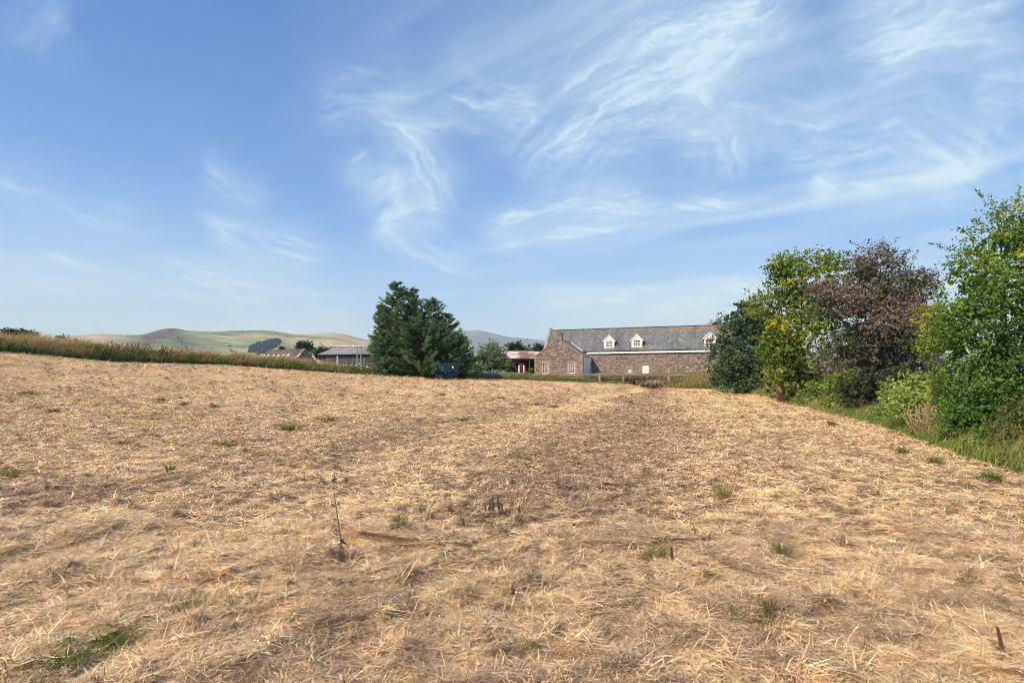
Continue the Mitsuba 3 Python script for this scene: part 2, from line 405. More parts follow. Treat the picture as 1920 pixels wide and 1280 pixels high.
def straw_patches():
    """Close to, the loose mat is several straws deep: patches of short straws laid over one another."""
    rng = np.random.default_rng(12)
    for kind in range(8):
        n = 2600
        r, a = .5 * np.sqrt(rng.random(n)), rng.uniform(0, 2 * np.pi, n)
        ang = n2(r * np.cos(a), r * np.sin(a), 2.0, 80 + kind, 2) * 8 + rng.normal(0, 1.7, n)
        L, W = rng.lognormal(-2.4, .45, n), rng.uniform(.0035, .009, n)
        rise = rng.normal(.02, .15, n) + np.where(rng.random(n) < .02, rng.uniform(.2, .9, n), 0)
        hump = .05 * np.clip(n2(r * np.cos(a), r * np.sin(a), 5.0, 90 + kind, 2) - .45, 0, 1) * 3
        p = np.stack([r * np.cos(a), r * np.sin(a), (rng.random(n) ** 1.5 * .035 + hump) * (1 - r / .62)], 1)
        q = p + np.stack([np.cos(ang) * np.cos(rise), np.sin(ang) * np.cos(rise), np.sin(rise)], 1) * L[:, None]
        q[:, 2] = np.maximum(q[:, 2], -.01)
        s = np.stack([-np.sin(ang), np.cos(ang), rng.uniform(-.5, .5, n)], 1) * (W / 2)[:, None]
        brown = kind >= 4
        c = np.where((rng.random(n) < (.72 if brown else .22))[:, None], vary(rng, n, BROWN, jit=.22), vary(rng, n, STRAW, [3, 3, 3, 1.2], .26))
        scene[f'straw_patch_{kind}'] = {'type': 'shapegroup', 'straws': mikit.ply((np.stack([p - s, p + s, q], 1).reshape(-1, 3), np.arange(3 * n).reshape(n, 3)), 'mat_straw', color=np.repeat(c, 3, 0))}
    # tufts: small wads of straw that stand proud of the mat, browner near the ground, paler over the top
    for kind in range(7):
        n = 420
        a, r = rng.uniform(0, 2 * np.pi, n), np.abs(rng.normal(0, .075, n))
        h = .085 * np.exp(-(r / .085) ** 2) * rng.random(n) ** .6
        p = np.stack([r * np.cos(a), r * np.sin(a) * .7, h], 1)
        comb = rng.uniform(0, 6.3)
        ang = np.where(rng.random(n) < .5, a + rng.normal(0, .6, n), comb + rng.normal(0, .5, n))
        el = np.where(rng.random(n) < .12, rng.uniform(.3, 1.0, n), rng.normal(-.1, .3, n))
        L = rng.lognormal(-2.7, .45, n)
        q = p + np.stack([np.cos(ang) * np.cos(el), np.sin(ang) * np.cos(el), np.sin(el)], 1) * L[:, None]
        q[:, 2] = np.maximum(q[:, 2], -.015)
        s = np.stack([-np.sin(ang), np.cos(ang), rng.uniform(-.5, .5, n)], 1) * rng.uniform(.0015, .003, n)[:, None]
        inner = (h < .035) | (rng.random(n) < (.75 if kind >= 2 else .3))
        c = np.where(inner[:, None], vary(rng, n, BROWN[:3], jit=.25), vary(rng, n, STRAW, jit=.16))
        if kind == 6:
            q[:, 2], p[:, 2] = q[:, 2] * 1.5, p[:, 2] * 1.5
            c = vary(rng, n, [[.13, .09, .065], [.19, .135, .095], [.26, .19, .13]], jit=.25)
        if kind == 5:
            c = np.where((rng.random(n) < .5)[:, None], vary(rng, n, [[.24, .24, .08], [.30, .27, .11]], jit=.2), c)
        scene[f'straw_tuft_{kind}'] = {'type': 'shapegroup', 'straws': mikit.ply((np.stack([p - s, p + s, q], 1).reshape(-1, 3), np.arange(3 * n).reshape(n, 3)), 'mat_straw', color=np.repeat(c, 3, 0))}
    count = 0

    def lay(x, y, kinds, scale, sink):
        nonlocal count
        z, e = field_z(x, y), .2
        gx, gy = (field_z(x + e, y) - field_z(x - e, y)) / (2 * e), (field_z(x, y + e) - field_z(x, y - e)) / (2 * e)
        for i in range(len(x)):
            a, sc = rng.uniform(0, 2 * np.pi), scale[i]
            m = np.array([[1, 0, 0, x[i]], [0, 1, 0, y[i]], [gx[i], gy[i], 1, z[i] - sink], [0, 0, 0, 1.0]]) @ np.array([[sc * math.cos(a), -sc * math.sin(a), 0, 0], [sc * math.sin(a), sc * math.cos(a), 0, 0], [0, 0, sc ** .8, 0], [0, 0, 0, 1]])
            count += 1
            scene[f'cut_grass__{count:03d}'] = {'type': 'instance', 'group': {'type': 'ref', 'id': kinds[i]}, 'to_world': T(m)}

    def spread(n, y0, y1, pw, edge):
        y = y0 * (y1 / y0) ** (rng.random(n) ** pw)
        x = y * rng.uniform(-1.05, 1.05, n)
        ok = inside(x, y) > edge
        return x[ok], y[ok], tone(x[ok], y[ok])[0]

    x, y, b = spread(420, 2.2, 6, .75, .3)
    lay(x, y, [f'straw_patch_{rng.integers(0, 4) + (4 if rng.random() < t else 0)}' for t in b], rng.uniform(.85, 1.15, len(x)) * np.clip(y / 6, .6, 1), .004)
    x, y, b = spread(6200, 3.0, 80, .8, .3)
    ok = (rng.random(len(x)) < .3 + .8 * b) & (y > 3.2) & (n2(x, y, .35, 77, 3) + .35 * rng.random(len(x)) > .5)
    x, y, b = x[ok], y[ok], b[ok]
    lay(x, y, [f'straw_tuft_{rng.choice(6, p=[.16, .16, .2, .2, .16, .12])}' for _ in b], np.clip(rng.lognormal(-.15, .3, len(x)), .4, 1.25) * np.maximum(.9, y / 18) ** .6, .012)

    for cx, cy, n, r in ((925, 966, 16, .30), (1000, 916, 7, .25), (1055, 918, 6, .2), (1258, 1064, 4, .12), (640, 1054, 3, .06), (1882, 1252, 3, .06), (803, 1004, 2, .04), (863, 988, 2, .04), (1310, 1012, 3, .2), (600, 908, 4, .5), (1180, 1075, 3, .15), (570, 1112, 2, .06)):
        g = ground_at(cx, cy)
        x, y = g[0] + rng.normal(0, r, n), g[1] + rng.normal(0, r * .8, n)
        lay(x, y, [f'straw_tuft_{rng.choice([6, 6, 6, 3])}' for _ in range(n)], rng.uniform(.45, .95, n), .012)

straw_patches()

# ------------------------------------------------------------------ rough verges round the field
GREEN = [[.15, .27, .06], [.115, .215, .05], [.20, .30, .08]]
TAN = [[.66, .49, .28], [.58, .42, .24], [.72, .57, .35], [.50, .33, .21]]


def along(pts, n, rng, w0, w1, narrow=None):
    """Points scattered in a band that runs w0..w1 metres outside the polyline of the field's edge."""
    p = np.array([P(*e)[:2] for e in pts])
    px = np.array([e[0] for e in pts], float)
    u = rng.uniform(px[0], px[-1], n)
    x, y = np.interp(u, px, p[:, 0]), np.interp(u, px, p[:, 1])
    tx, ty = np.interp(u + 4, px, p[:, 0]) - np.interp(u - 4, px, p[:, 0]), np.interp(u + 4, px, p[:, 1]) - np.interp(u - 4, px, p[:, 1])
    ln = np.hypot(tx, ty) + 1e-9
    o = rng.uniform(w0, w1, n)
    if narrow:
        o = np.where(u > narrow, w0 + (o - w0) * .18, o)
    return x - ty / ln * o, y + tx / ln * o, u, o


def verge(key, label, pts, n, w0, w1, height, tanness, width, seed, narrow=None, cg=GREEN, ct=TAN, wind=.55, catg='long grass'):
    rng = np.random.default_rng(seed)
    x, y, u, o = along(pts, n, rng, w0, w1, narrow)
    z = land(x, y) - .03
    cl = n2(x, y, .45, seed + 1, 3)
    t = np.clip(np.interp(u, *np.array(tanness, float).T) + (cl - .5) * 1.6, 0, 1)
    L = np.interp(u, *np.array(height, float).T) * rng.uniform(.55, 1.1, n) * (.75 + .5 * n2(x, y, .8, seed + 2, 2)) * np.clip(.45 + (o - w0) / max(1e-6, .5 * (w1 - w0)), .4, 1)
    is_t = rng.random(n) < t
    c0 = np.where((is_t & (rng.random(n) < .45))[:, None], vary(rng, n, [[.32, .31, .12], [.40, .32, .16]], jit=.2), vary(rng, n, cg, jit=.25))
    c1 = np.where(is_t[:, None], vary(rng, n, ct, jit=.2), vary(rng, n, [[.22, .28, .08], [.17, .25, .07], [.32, .31, .12]], jit=.25))
    L = L * np.where(is_t, 1.12, .85)
    a = rng.normal(0, .6, n)
    d = np.stack([np.cos(a), np.sin(a)], 1)
    m = blades(np.stack([x, y, z], 1), d, L, np.full(n, width) * rng.uniform(.6, 1.3, n), abs(rng.normal(wind, .3, n)), c0, c1, rng)
    put(key, m[:2], 'mat_leaf', m[2])
    tag(key, label, catg, kind='stuff')


verge('tall_grass', 'tall seeding grass, tan above and green below, along the far left field edge', EDGE[1:10], 60000, -.1, 4.2,
      [(-150, 2.1), (0, 1.95), (110, 1.85), (300, 1.8), (420, 1.8), (520, 1.95), (600, 1.5), (650, 1.3), (700, 1.2)], [(-150, .42), (180, .4), (210, .16), (340, .12), (390, .5), (600, .28), (650, .15), (700, .1)], .05, 101)
verge('rough_grass', 'low rough grass and brown weeds between the conifer and the fence', EDGE[9:14], 30000, -.1, 3.0,
      [(700, .9), (800, .8), (860, .95), (1000, .9), (1060, .8), (1110, .4), (1240, .3)], [(700, .15), (800, .35), (900, .4), (1000, .3), (1060, .15), (1180, .05), (1240, .05)], .05, 111, narrow=1088)
verge('grass_clump', 'pale yellow-green tall grass in front of the long stone house by the hedge', EDGE[13:], 22000, -.6, 7.0,
      [(1240, .5), (1265, 1.0), (1300, 1.9), (1345, 2.4)], [(1240, .5), (1300, .55), (1345, .35)], .05, 121, cg=[[.16, .17, .06], [.2, .2, .08]], ct=[[.5, .42, .22], [.42, .36, .17], [.35, .33, .13]])
verge('verge_grass', 'green grass and weeds along the foot of the right-hand hedge', HEDGE, 60000, -.7, 2.4,
      [(1340, 1.1), (1450, 1.1), (1600, .9), (1700, .85), (1800, .95), (1900, .95), (2300, .6)], [(1340, .25), (1450, .4), (1500, .3), (1600, .1), (2300, .08)], .018, 131,
      cg=[[.17, .29, .065], [.13, .24, .055], [.24, .34, .09]], wind=.7)

# ------------------------------------------------------------------ hills
def build_hill(key, label, prof, R0, R, seed, kind, back):
    px, py = np.array(prof, float).T
    cols = np.linspace(px[0], px[-1], 420 if kind == 'pasture' else 240)
    top = np.interp(cols, px, py)
    k = np.hanning(9) / np.hanning(9).sum()
    top = np.convolve(np.pad(top, 4, 'edge'), k, 'valid')
    az = np.arctan((cols - 960) / F)
    H = (715 - top) / F * np.cos(az)                       # tangent of the ridge's elevation
    s = np.concatenate([np.linspace(0, 1, 110 if kind == 'pasture' else 60), 1 + np.linspace(.02, back, 14)])
    S, A = np.meshgrid(s, az, indexing='ij')
    Rk = R * (1 + .10 * np.sin(A * 9 + seed) + .05 * np.sin(A * 23))
    r = R0 + (Rk - R0) * S
    prof_s = np.where(S <= 1, .04 + .96 * (S ** 1.15), 1 - (np.maximum(S - 1, 0) / back) ** 1.4)
    z = EYE + H[None] * Rk * prof_s
    x, y = r * np.sin(A), r * np.cos(A)
    amp = np.clip(np.minimum(S * 4, (1 - S) * 5), 0, 1) * (H[None] > .01)
    rel = (meshkit.fbm(np.stack([x / 420, y / 420, 0 * x], -1), 5, seed) - .5) * R * .018
    z = z + amp * rel - (S == 0) * 10 - 4 * (1 - np.minimum(S, 1))
    n1 = meshkit.fbm(np.stack([x / 300, y / 130, 0 * x], -1), 5, seed + 3)[..., None]
    n3 = meshkit.fbm(np.stack([x / 90, y / 60, 0 * x], -1), 4, seed + 5)[..., None]
    if kind == 'pasture':
        tan, grn, hea, pale = np.array([.30, .275, .16]), np.array([.15, .205, .095]), np.array([.085, .075, .07]), np.array([.44, .38, .26])
        g = np.clip((n1 - .45) * 5, 0, 1)
        C = cols[None, :, None] + 0 * S[..., None]
        e = (z / np.maximum(r, 1))[..., None]
        row = S[..., None]
        g = np.clip(g + np.exp(-((C - 430) / 110) ** 2) * .7 - np.clip((C - 560) / 100, 0, 1) * .3, 0, 1)
        col = tan * (1 - g) + grn * g
        p = np.clip((n3 - .55) * 5, 0, 1) * .5
        col = col * (1 - p) + pale * p
        h = np.clip(np.exp(-((C - 316) / 30) ** 2) * np.clip((row - .70) * 5, 0, 1) * 1.1 + np.exp(-((C - 425) / 38) ** 2) * np.clip((row - .80) * 7, 0, 1) * np.clip((n1 - .32) * 6, 0, 1)
                    + np.exp(-((C - 278 - 60 * (row - .7)) / 22) ** 2) * np.clip((row - .45) * 5, 0, 1) * .8 + np.clip((n1 - .62) * 6, 0, 1) * .55, 0, 1)
        col = col * (1 - h) + hea * (.7 + .6 * n3) * h
        q = np.clip((250 - C) / 40, 0, 1)  # paler towards the left end: distance haze put into the colour
        col = col * (1 - q * .6) + np.array([.36, .30, .22]) * q * .6
    else:
        col = np.array([.10, .105, .085]) * (.75 + .5 * n1)
    n = len(cols)
    i, j = np.meshgrid(np.arange(len(s) - 1), np.arange(n - 1), indexing='ij')
    q = np.stack([i * n + j, i * n + j + 1, (i + 1) * n + j + 1, (i + 1) * n + j], -1).reshape(-1, 4)
    v = np.stack([x, y, z], -1).reshape(-1, 3)
    put(key, trimesh.Trimesh(v, np.vstack([q[:, [0, 1, 2]], q[:, [0, 2, 3]]]), process=False), 'mat_vc', np.clip(col, .01, .9).reshape(-1, 3), True)
    tag(key, label, 'hill', kind='structure')

    def at(c, t):
        i0, j0 = np.argmin(abs(s - t)), np.argmin(abs(cols - c))
        return np.array([x[i0, j0], y[i0, j0], z[i0, j0]])
    return at


build_hill('hills', 'tan and green grassy hills with dark heather tops on the left', [(-420, 668), (-200, 655), (0, 652), (60, 645), (118, 634), (135, 630), (165, 628), (190, 626), (235, 628), (262, 628), (280, 624), (300, 618), (318, 615), (332, 616),
           (352, 620), (400, 622), (440, 620), (495, 619), (520, 621), (545, 626), (575, 627), (600, 625), (628, 624), (648, 627), (680, 635), (715, 643), (780, 652), (860, 664), (900, 680)], 1000, 2400, 4, 'pasture', .5)
build_hill('far_hills', 'hazy blue hill seen between the conifer and the stone house', [(640, 668), (720, 650), (790, 630), (840, 622), (870, 620), (898, 619.5), (912, 621), (930, 626), (945, 631), (965, 633), (985, 633.5), (1005, 637), (1040, 641), (1120, 648), (1300, 654), (1600, 660), (2200, 668)], 4300, 8500, 9, 'far', .08)


def hillside_woods():
    """The block of dark conifers on the hill's flank and the scrub along its field banks, set on the slope."""
    from scipy.spatial import cKDTree
    rng = np.random.default_rng(5)
    vx = meshkit.WRITTEN[scene['hills']['filename']][0]
    tree = cKDTree(vx[:, :2])

    def foot(x, y):
        dd, ii = tree.query([x, y], k=4)
        w = 1 / (dd + 1)
        return (vx[ii, 2] * w).sum() / w.sum()

    def cone(x, y, z, h, r, col, sides=6, crown=1.0):
        a = np.linspace(0, 2 * np.pi, sides + 1)[:sides] + rng.random()
        v = np.vstack([np.stack([x + r * np.cos(a), y + r * np.sin(a), 0 * a + z], 1), np.stack([x + r * crown * .8 * np.cos(a), y + r * crown * .8 * np.sin(a), 0 * a + z + h * .6], 1), [[x, y, z + h]]])
        f = [q for k in range(sides) for q in ([k, (k + 1) % sides, sides + (k + 1) % sides], [k, sides + (k + 1) % sides, sides + k], [sides + k, sides + (k + 1) % sides, 2 * sides])]
        return v, np.array(f), np.tile(np.array(col) * rng.uniform(.7, 1.3), (len(v), 1))

    from shapely.geometry import Point
    block = Polygon([(466, 660), (468, 651), (482, 645), (500, 640), (515, 637.5), (524, 637), (527, 641), (520, 648), (508, 655), (500, 662), (484, 664)])
    m = []
    for _ in range(6500):
        az, r = math.atan((rng.uniform(460, 532) - 960) / F), 1000 + rng.uniform(.05, 1) * 1500
        x, y = r * math.sin(az), r * math.cos(az)
        z = foot(x, y)
        if block.buffer(rng.normal(0, .8)).contains(Point(960 + F * x / y, 715 - (z - EYE) * F / y)):
            m.append(cone(x, y, z - 2, rng.uniform(6, 10), 4.2, (.022, .042, .027), 6, .6))
    m = cat(m)
    put('conifer_plantation', m[:2], 'mat_vc', m[2])
    tag('conifer_plantation', 'dark slanting block of conifer woodland on the green hillside', 'woodland', kind='stuff')
    m = []
    for (c0, t0), (c1, t1), n in (((250, .35), (360, .42), 26), ((360, .42), (470, .36), 22), ((330, .62), (380, .30), 20), ((420, .66), (450, .34), 16), ((545, .5), (650, .56), 26), ((560, .28), (700, .33), 30), ((600, .7), (615, .35), 18), ((200, .5), (260, .45), 16), ((400, .2), (560, .16), 30), ((250, .2), (400, .22), 30)):
        for u in rng.random(n):
            c, t = c0 + (c1 - c0) * u + rng.normal(0, 1.2), t0 + (t1 - t0) * u + .03 * math.sin(u * 9) + rng.normal(0, .006)
            az, r = math.atan((c - 960) / F), 1000 + t * 1400
            x, y = r * math.sin(az), r * math.cos(az)
            m.append(cone(x, y, foot(x, y) - .7, rng.uniform(2, 4.5), rng.uniform(1.6, 4), (.045, .065, .03), 6, 1.15))
    m = cat(m)
    put('hill_scrub', m[:2], 'mat_vc', m[2])
    tag('hill_scrub', 'small dark bushes along the field banks of the left hills', 'scrub', kind='stuff')


hillside_woods()

# ------------------------------------------------------------------ buildings
class Frame:
    """Local axes of a building: s along its front, t into its depth, h up."""

    def __init__(self, o, yaw):
        a = math.radians(yaw)
        self.o, self.u, self.n = np.asarray(o, float), np.array([math.cos(a), -math.sin(a), 0]), np.array([math.sin(a), math.cos(a), 0])

    def w(self, p):
        p = np.asarray(p, float)
        return self.o + p[..., :1] * self.u + p[..., 1:2] * self.n + p[..., 2:3] * np.array([0, 0, 1.0])

    def mesh(self, m):
        if isinstance(m, trimesh.Trimesh):
            return trimesh.Trimesh(self.w(m.vertices), m.faces, process=False)
        return self.w(m[0]), m[1]

    def s_at(self, px, t):
        """Where along a wall at depth t the sight line of this column lands."""
        k = (px - 960) / F
        q = self.o + t * self.n
        return (k * q[1] - q[0]) / (self.u[0] - k * self.u[1])

    def h_at(self, py, s, t):
        q = self.w([s, t, 0])
        return EYE + (715 - py) / F * q[1] - self.o[2]


def bx(a, b):
    return trimesh.creation.box(bounds=np.array([np.minimum(a, b), np.maximum(a, b)], float))


def join(*m):
    return trimesh.util.concatenate(list(m))


def slab(pts, th):
    """A flat polygon (its top side, counter-clockwise from above) thickened by th downwards along its normal."""
    p = np.asarray(pts, float)
    n = nrm(np.cross(p[1] - p[0], p[2] - p[0]))
    if n[2] < 0:
        p, n = p[::-1], -n
    k = len(p)
    v = np.vstack([p, p - n * th])
    f = [[0, i, i + 1] for i in range(1, k - 1)] + [[k, k + i + 1, k + i] for i in range(1, k - 1)]
    for i in range(k):
        j = (i + 1) % k
        f += [[i, k + i, k + j], [i, k + j, j]]
    return trimesh.Trimesh(v, f, process=False)


def wall_st(poly, t, th):
    """A wall standing along s: a shapely polygon in (s, h), from depth t to t + th."""
    m = trimesh.creation.extrude_polygon(poly, th, engine='earcut')
    v = m.vertices
    return trimesh.Trimesh(np.stack([v[:, 0], t + th - v[:, 2], v[:, 1]], 1), m.faces, process=False)


def wall_ts(poly, s, th):
    """A wall standing along t: polygon in (t, h), from s to s + th."""
    m = trimesh.creation.extrude_polygon(poly, th, engine='earcut')
    v = m.vertices
    return trimesh.Trimesh(np.stack([s + v[:, 2], v[:, 0], v[:, 1]], 1), m.faces, process=False)


def rubble(poly, size, rng, cols, w=None, asp=1.7):
    """Rubble stones over a wall face: Voronoi cells in (s, h), shrunk for the joints, standing proud by differing amounts; returned as (verts (s, -proud, h), faces, colours)."""
    x0, y0, x1, y1 = poly.bounds
    nx, ny = int((x1 - x0) / (size * asp)) + 3, int((y1 - y0) / size) + 3
    gx, gy = np.meshgrid(np.arange(-1, nx), np.arange(-1, ny), indexing='ij')
    pts = np.stack([x0 + (gx + .5 * (gy % 2) + rng.uniform(-.36, .36, gx.shape)) * size * asp, y0 + (gy + rng.uniform(-.34, .34, gx.shape)) * size], -1).reshape(-1, 2)
    vo = Voronoi(pts * [1 / asp, 1])
    out = []
    for k, reg in enumerate(vo.point_region):
        r = vo.regions[reg]
        if -1 in r or len(r) < 3:
            continue
        c = Polygon(vo.vertices[r] * [asp, 1]).buffer(-size * .095).intersection(poly)
        if c.is_empty or c.geom_type != 'Polygon' or c.area < size * size * .12:
            continue
        c = c.simplify(size * .05)
        e = np.array(c.exterior.coords)[:-1]
        cen, pr = e.mean(0), rng.uniform(.02, .05)
        n = len(e)
        inn = cen + (e - cen) * .86
        v = np.vstack([np.c_[e[:, 0], np.full(n, .005), e[:, 1]], np.c_[inn[:, 0], np.full(n, -pr), inn[:, 1]], [[cen[0], -pr - rng.uniform(0, .02), cen[1]]]])
        f = [x for i in range(n) for x in ([i, (i + 1) % n, n + (i + 1) % n], [i, n + (i + 1) % n, n + i], [n + i, n + (i + 1) % n, 2 * n])]
        out.append((v, np.array(f), np.tile(vary(rng, 1, cols, w, .2), (len(v), 1))))
    return cat(out)


STONE = [[.18, .145, .13], [.14, .112, .108], [.245, .20, .175], [.10, .087, .088], [.29, .24, .20], [.165, .15, .15]]
SAND = np.array([.35, .275, .195])


def slates(fr, A, B, C, D, rng, cols, w=None, rows=.25, wide=.3, keep=None, jit=.12):
    """Slates over the slope A (eave left) B (eave right) C (ridge right) D (ridge left), in local points, each its own overlapping piece."""
    A, B, C, D = (np.asarray(p, float) for p in (A, B, C, D))
    n = nrm(np.cross(B - A, D - A))
    if n[2] < 0:
        n = -n
    up = np.linalg.norm(D - A)
    k = int(up / rows)
    out = []
    for i in range(k):
        l0, r0 = A + (D - A) * i / k, B + (C - B) * i / k
        l1, r1 = A + (D - A) * (i + 1.25) / k, B + (C - B) * (i + 1.25) / k
        m = max(1, int(np.linalg.norm(r0 - l0) / wide))
        e = (np.arange(m + 1) + (.5 if i % 2 else 0) + rng.uniform(-.08, .08, m + 1)) / m
        e = np.clip(e, 0, 1)
        a, b = e[:-1, None], e[1:, None]
        gap = .004 / max(np.linalg.norm(r0 - l0), .1)
        lift = rng.uniform(.016, .03, (m, 1))
        p0, p1 = l0 + (r0 - l0) * (a + gap) + n * lift, l0 + (r0 - l0) * (b - gap) + n * lift
        p3, p2 = l1 + (r1 - l1) * (a + gap) + n * .006, l1 + (r1 - l1) * (b - gap) + n * .006
        p4, p5 = p0 - n * .012, p1 - n * .012
        v = np.stack([p0, p1, p2, p3, p4, p5], 1)
        if keep is not None:
            v = v[keep((p0 + p2) / 2)]
        if not len(v):
            continue
        q = np.arange(len(v))[:, None] * 6
        f = np.concatenate([q + [0, 1, 2], q + [0, 2, 3], q + [4, 5, 1], q + [4, 1, 0]], 1).reshape(-1, 3)
        g = (i / k)
        c = vary(rng, len(v), cols, w, jit)
        out.append((fr.w(v.reshape(-1, 3)), f, np.repeat(c, 6, 0)))
    return cat(out)


def sash(key, fr, s, t, h0, wd, ht, nx, ny, parent_bar=.07, face='front', fw=.11):
    """A white sash window set in a wall face at depth t: frame with bars, and every pane its own sheet of glass."""
    m = [bx([s - wd / 2, t, h0], [s - wd / 2 + fw, t + .09, h0 + ht]), bx([s + wd / 2 - fw, t, h0], [s + wd / 2, t + .09, h0 + ht]),
         bx([s - wd / 2 + fw, t, h0], [s + wd / 2 - fw, t + .09, h0 + fw * 1.2]), bx([s - wd / 2 + fw, t, h0 + ht - fw], [s + wd / 2 - fw, t + .09, h0 + ht])]
    x0, x1, y0, y1 = s - wd / 2 + fw, s + wd / 2 - fw, h0 + fw * 1.2, h0 + ht - fw
    for i in range(1, nx):
        c = x0 + (x1 - x0) * i / nx
        m.append(bx([c - parent_bar / 2, t + .015, y0], [c + parent_bar / 2, t + .07, y1]))
    for j in range(1, ny):
        c = y0 + (y1 - y0) * j / ny
        b = parent_bar * (1.7 if j * 2 == ny else 1)
        m.append(bx([x0, t + .012, c - b / 2], [x1, t + .073, c + b / 2]))
    put(key + '__frame', fr.mesh(join(*m)), 'mat_white')
    for i in range(nx):
        for j in range(ny):
            a, b = x0 + (x1 - x0) * i / nx + .002, x0 + (x1 - x0) * (i + 1) / nx - .002
            c, d = y0 + (y1 - y0) * j / ny + .002, y0 + (y1 - y0) * (j + 1) / ny - .002
            put(key + '__pane', fr.mesh((np.array([[a, t + .045, c], [b, t + .045, c], [b, t + .045, d], [a, t + .045, d]]), np.array([[0, 1, 2], [0, 2, 3]]))), 'mat_glass')


def surround(key, fr, s, t, h0, wd, ht, rng, sill=True, j=.28):
    """Dressed sandstone round an opening: blocks of the jambs, the lintel and the sill."""
    def stone(a, b):
        m = bx(a, b)
        put(key, fr.mesh(m), 'mat_stone', SAND * rng.uniform(.8, 1.12) * (1 + rng.normal(0, .03, 3)))
    n = max(2, round(ht / .45))
    for sgn in (-1, 1):
        for i in range(n):
            jj = j * (1.45 if i % 2 else .9)
            e = s + sgn * wd / 2
            stone([e, t - .06, h0 + ht * i / n + .006], [e + sgn * jj, t + .2, h0 + ht * (i + 1) / n - .006])
    stone([s - wd / 2 - j * 1.1, t - .063, h0 + ht + .006], [s + wd / 2 + j * 1.1, t + .2, h0 + ht + .36])
    if sill:
        stone([s - wd / 2 - .12, t - .12, h0 - .17], [s + wd / 2 + .12, t + .2, h0 - .006])


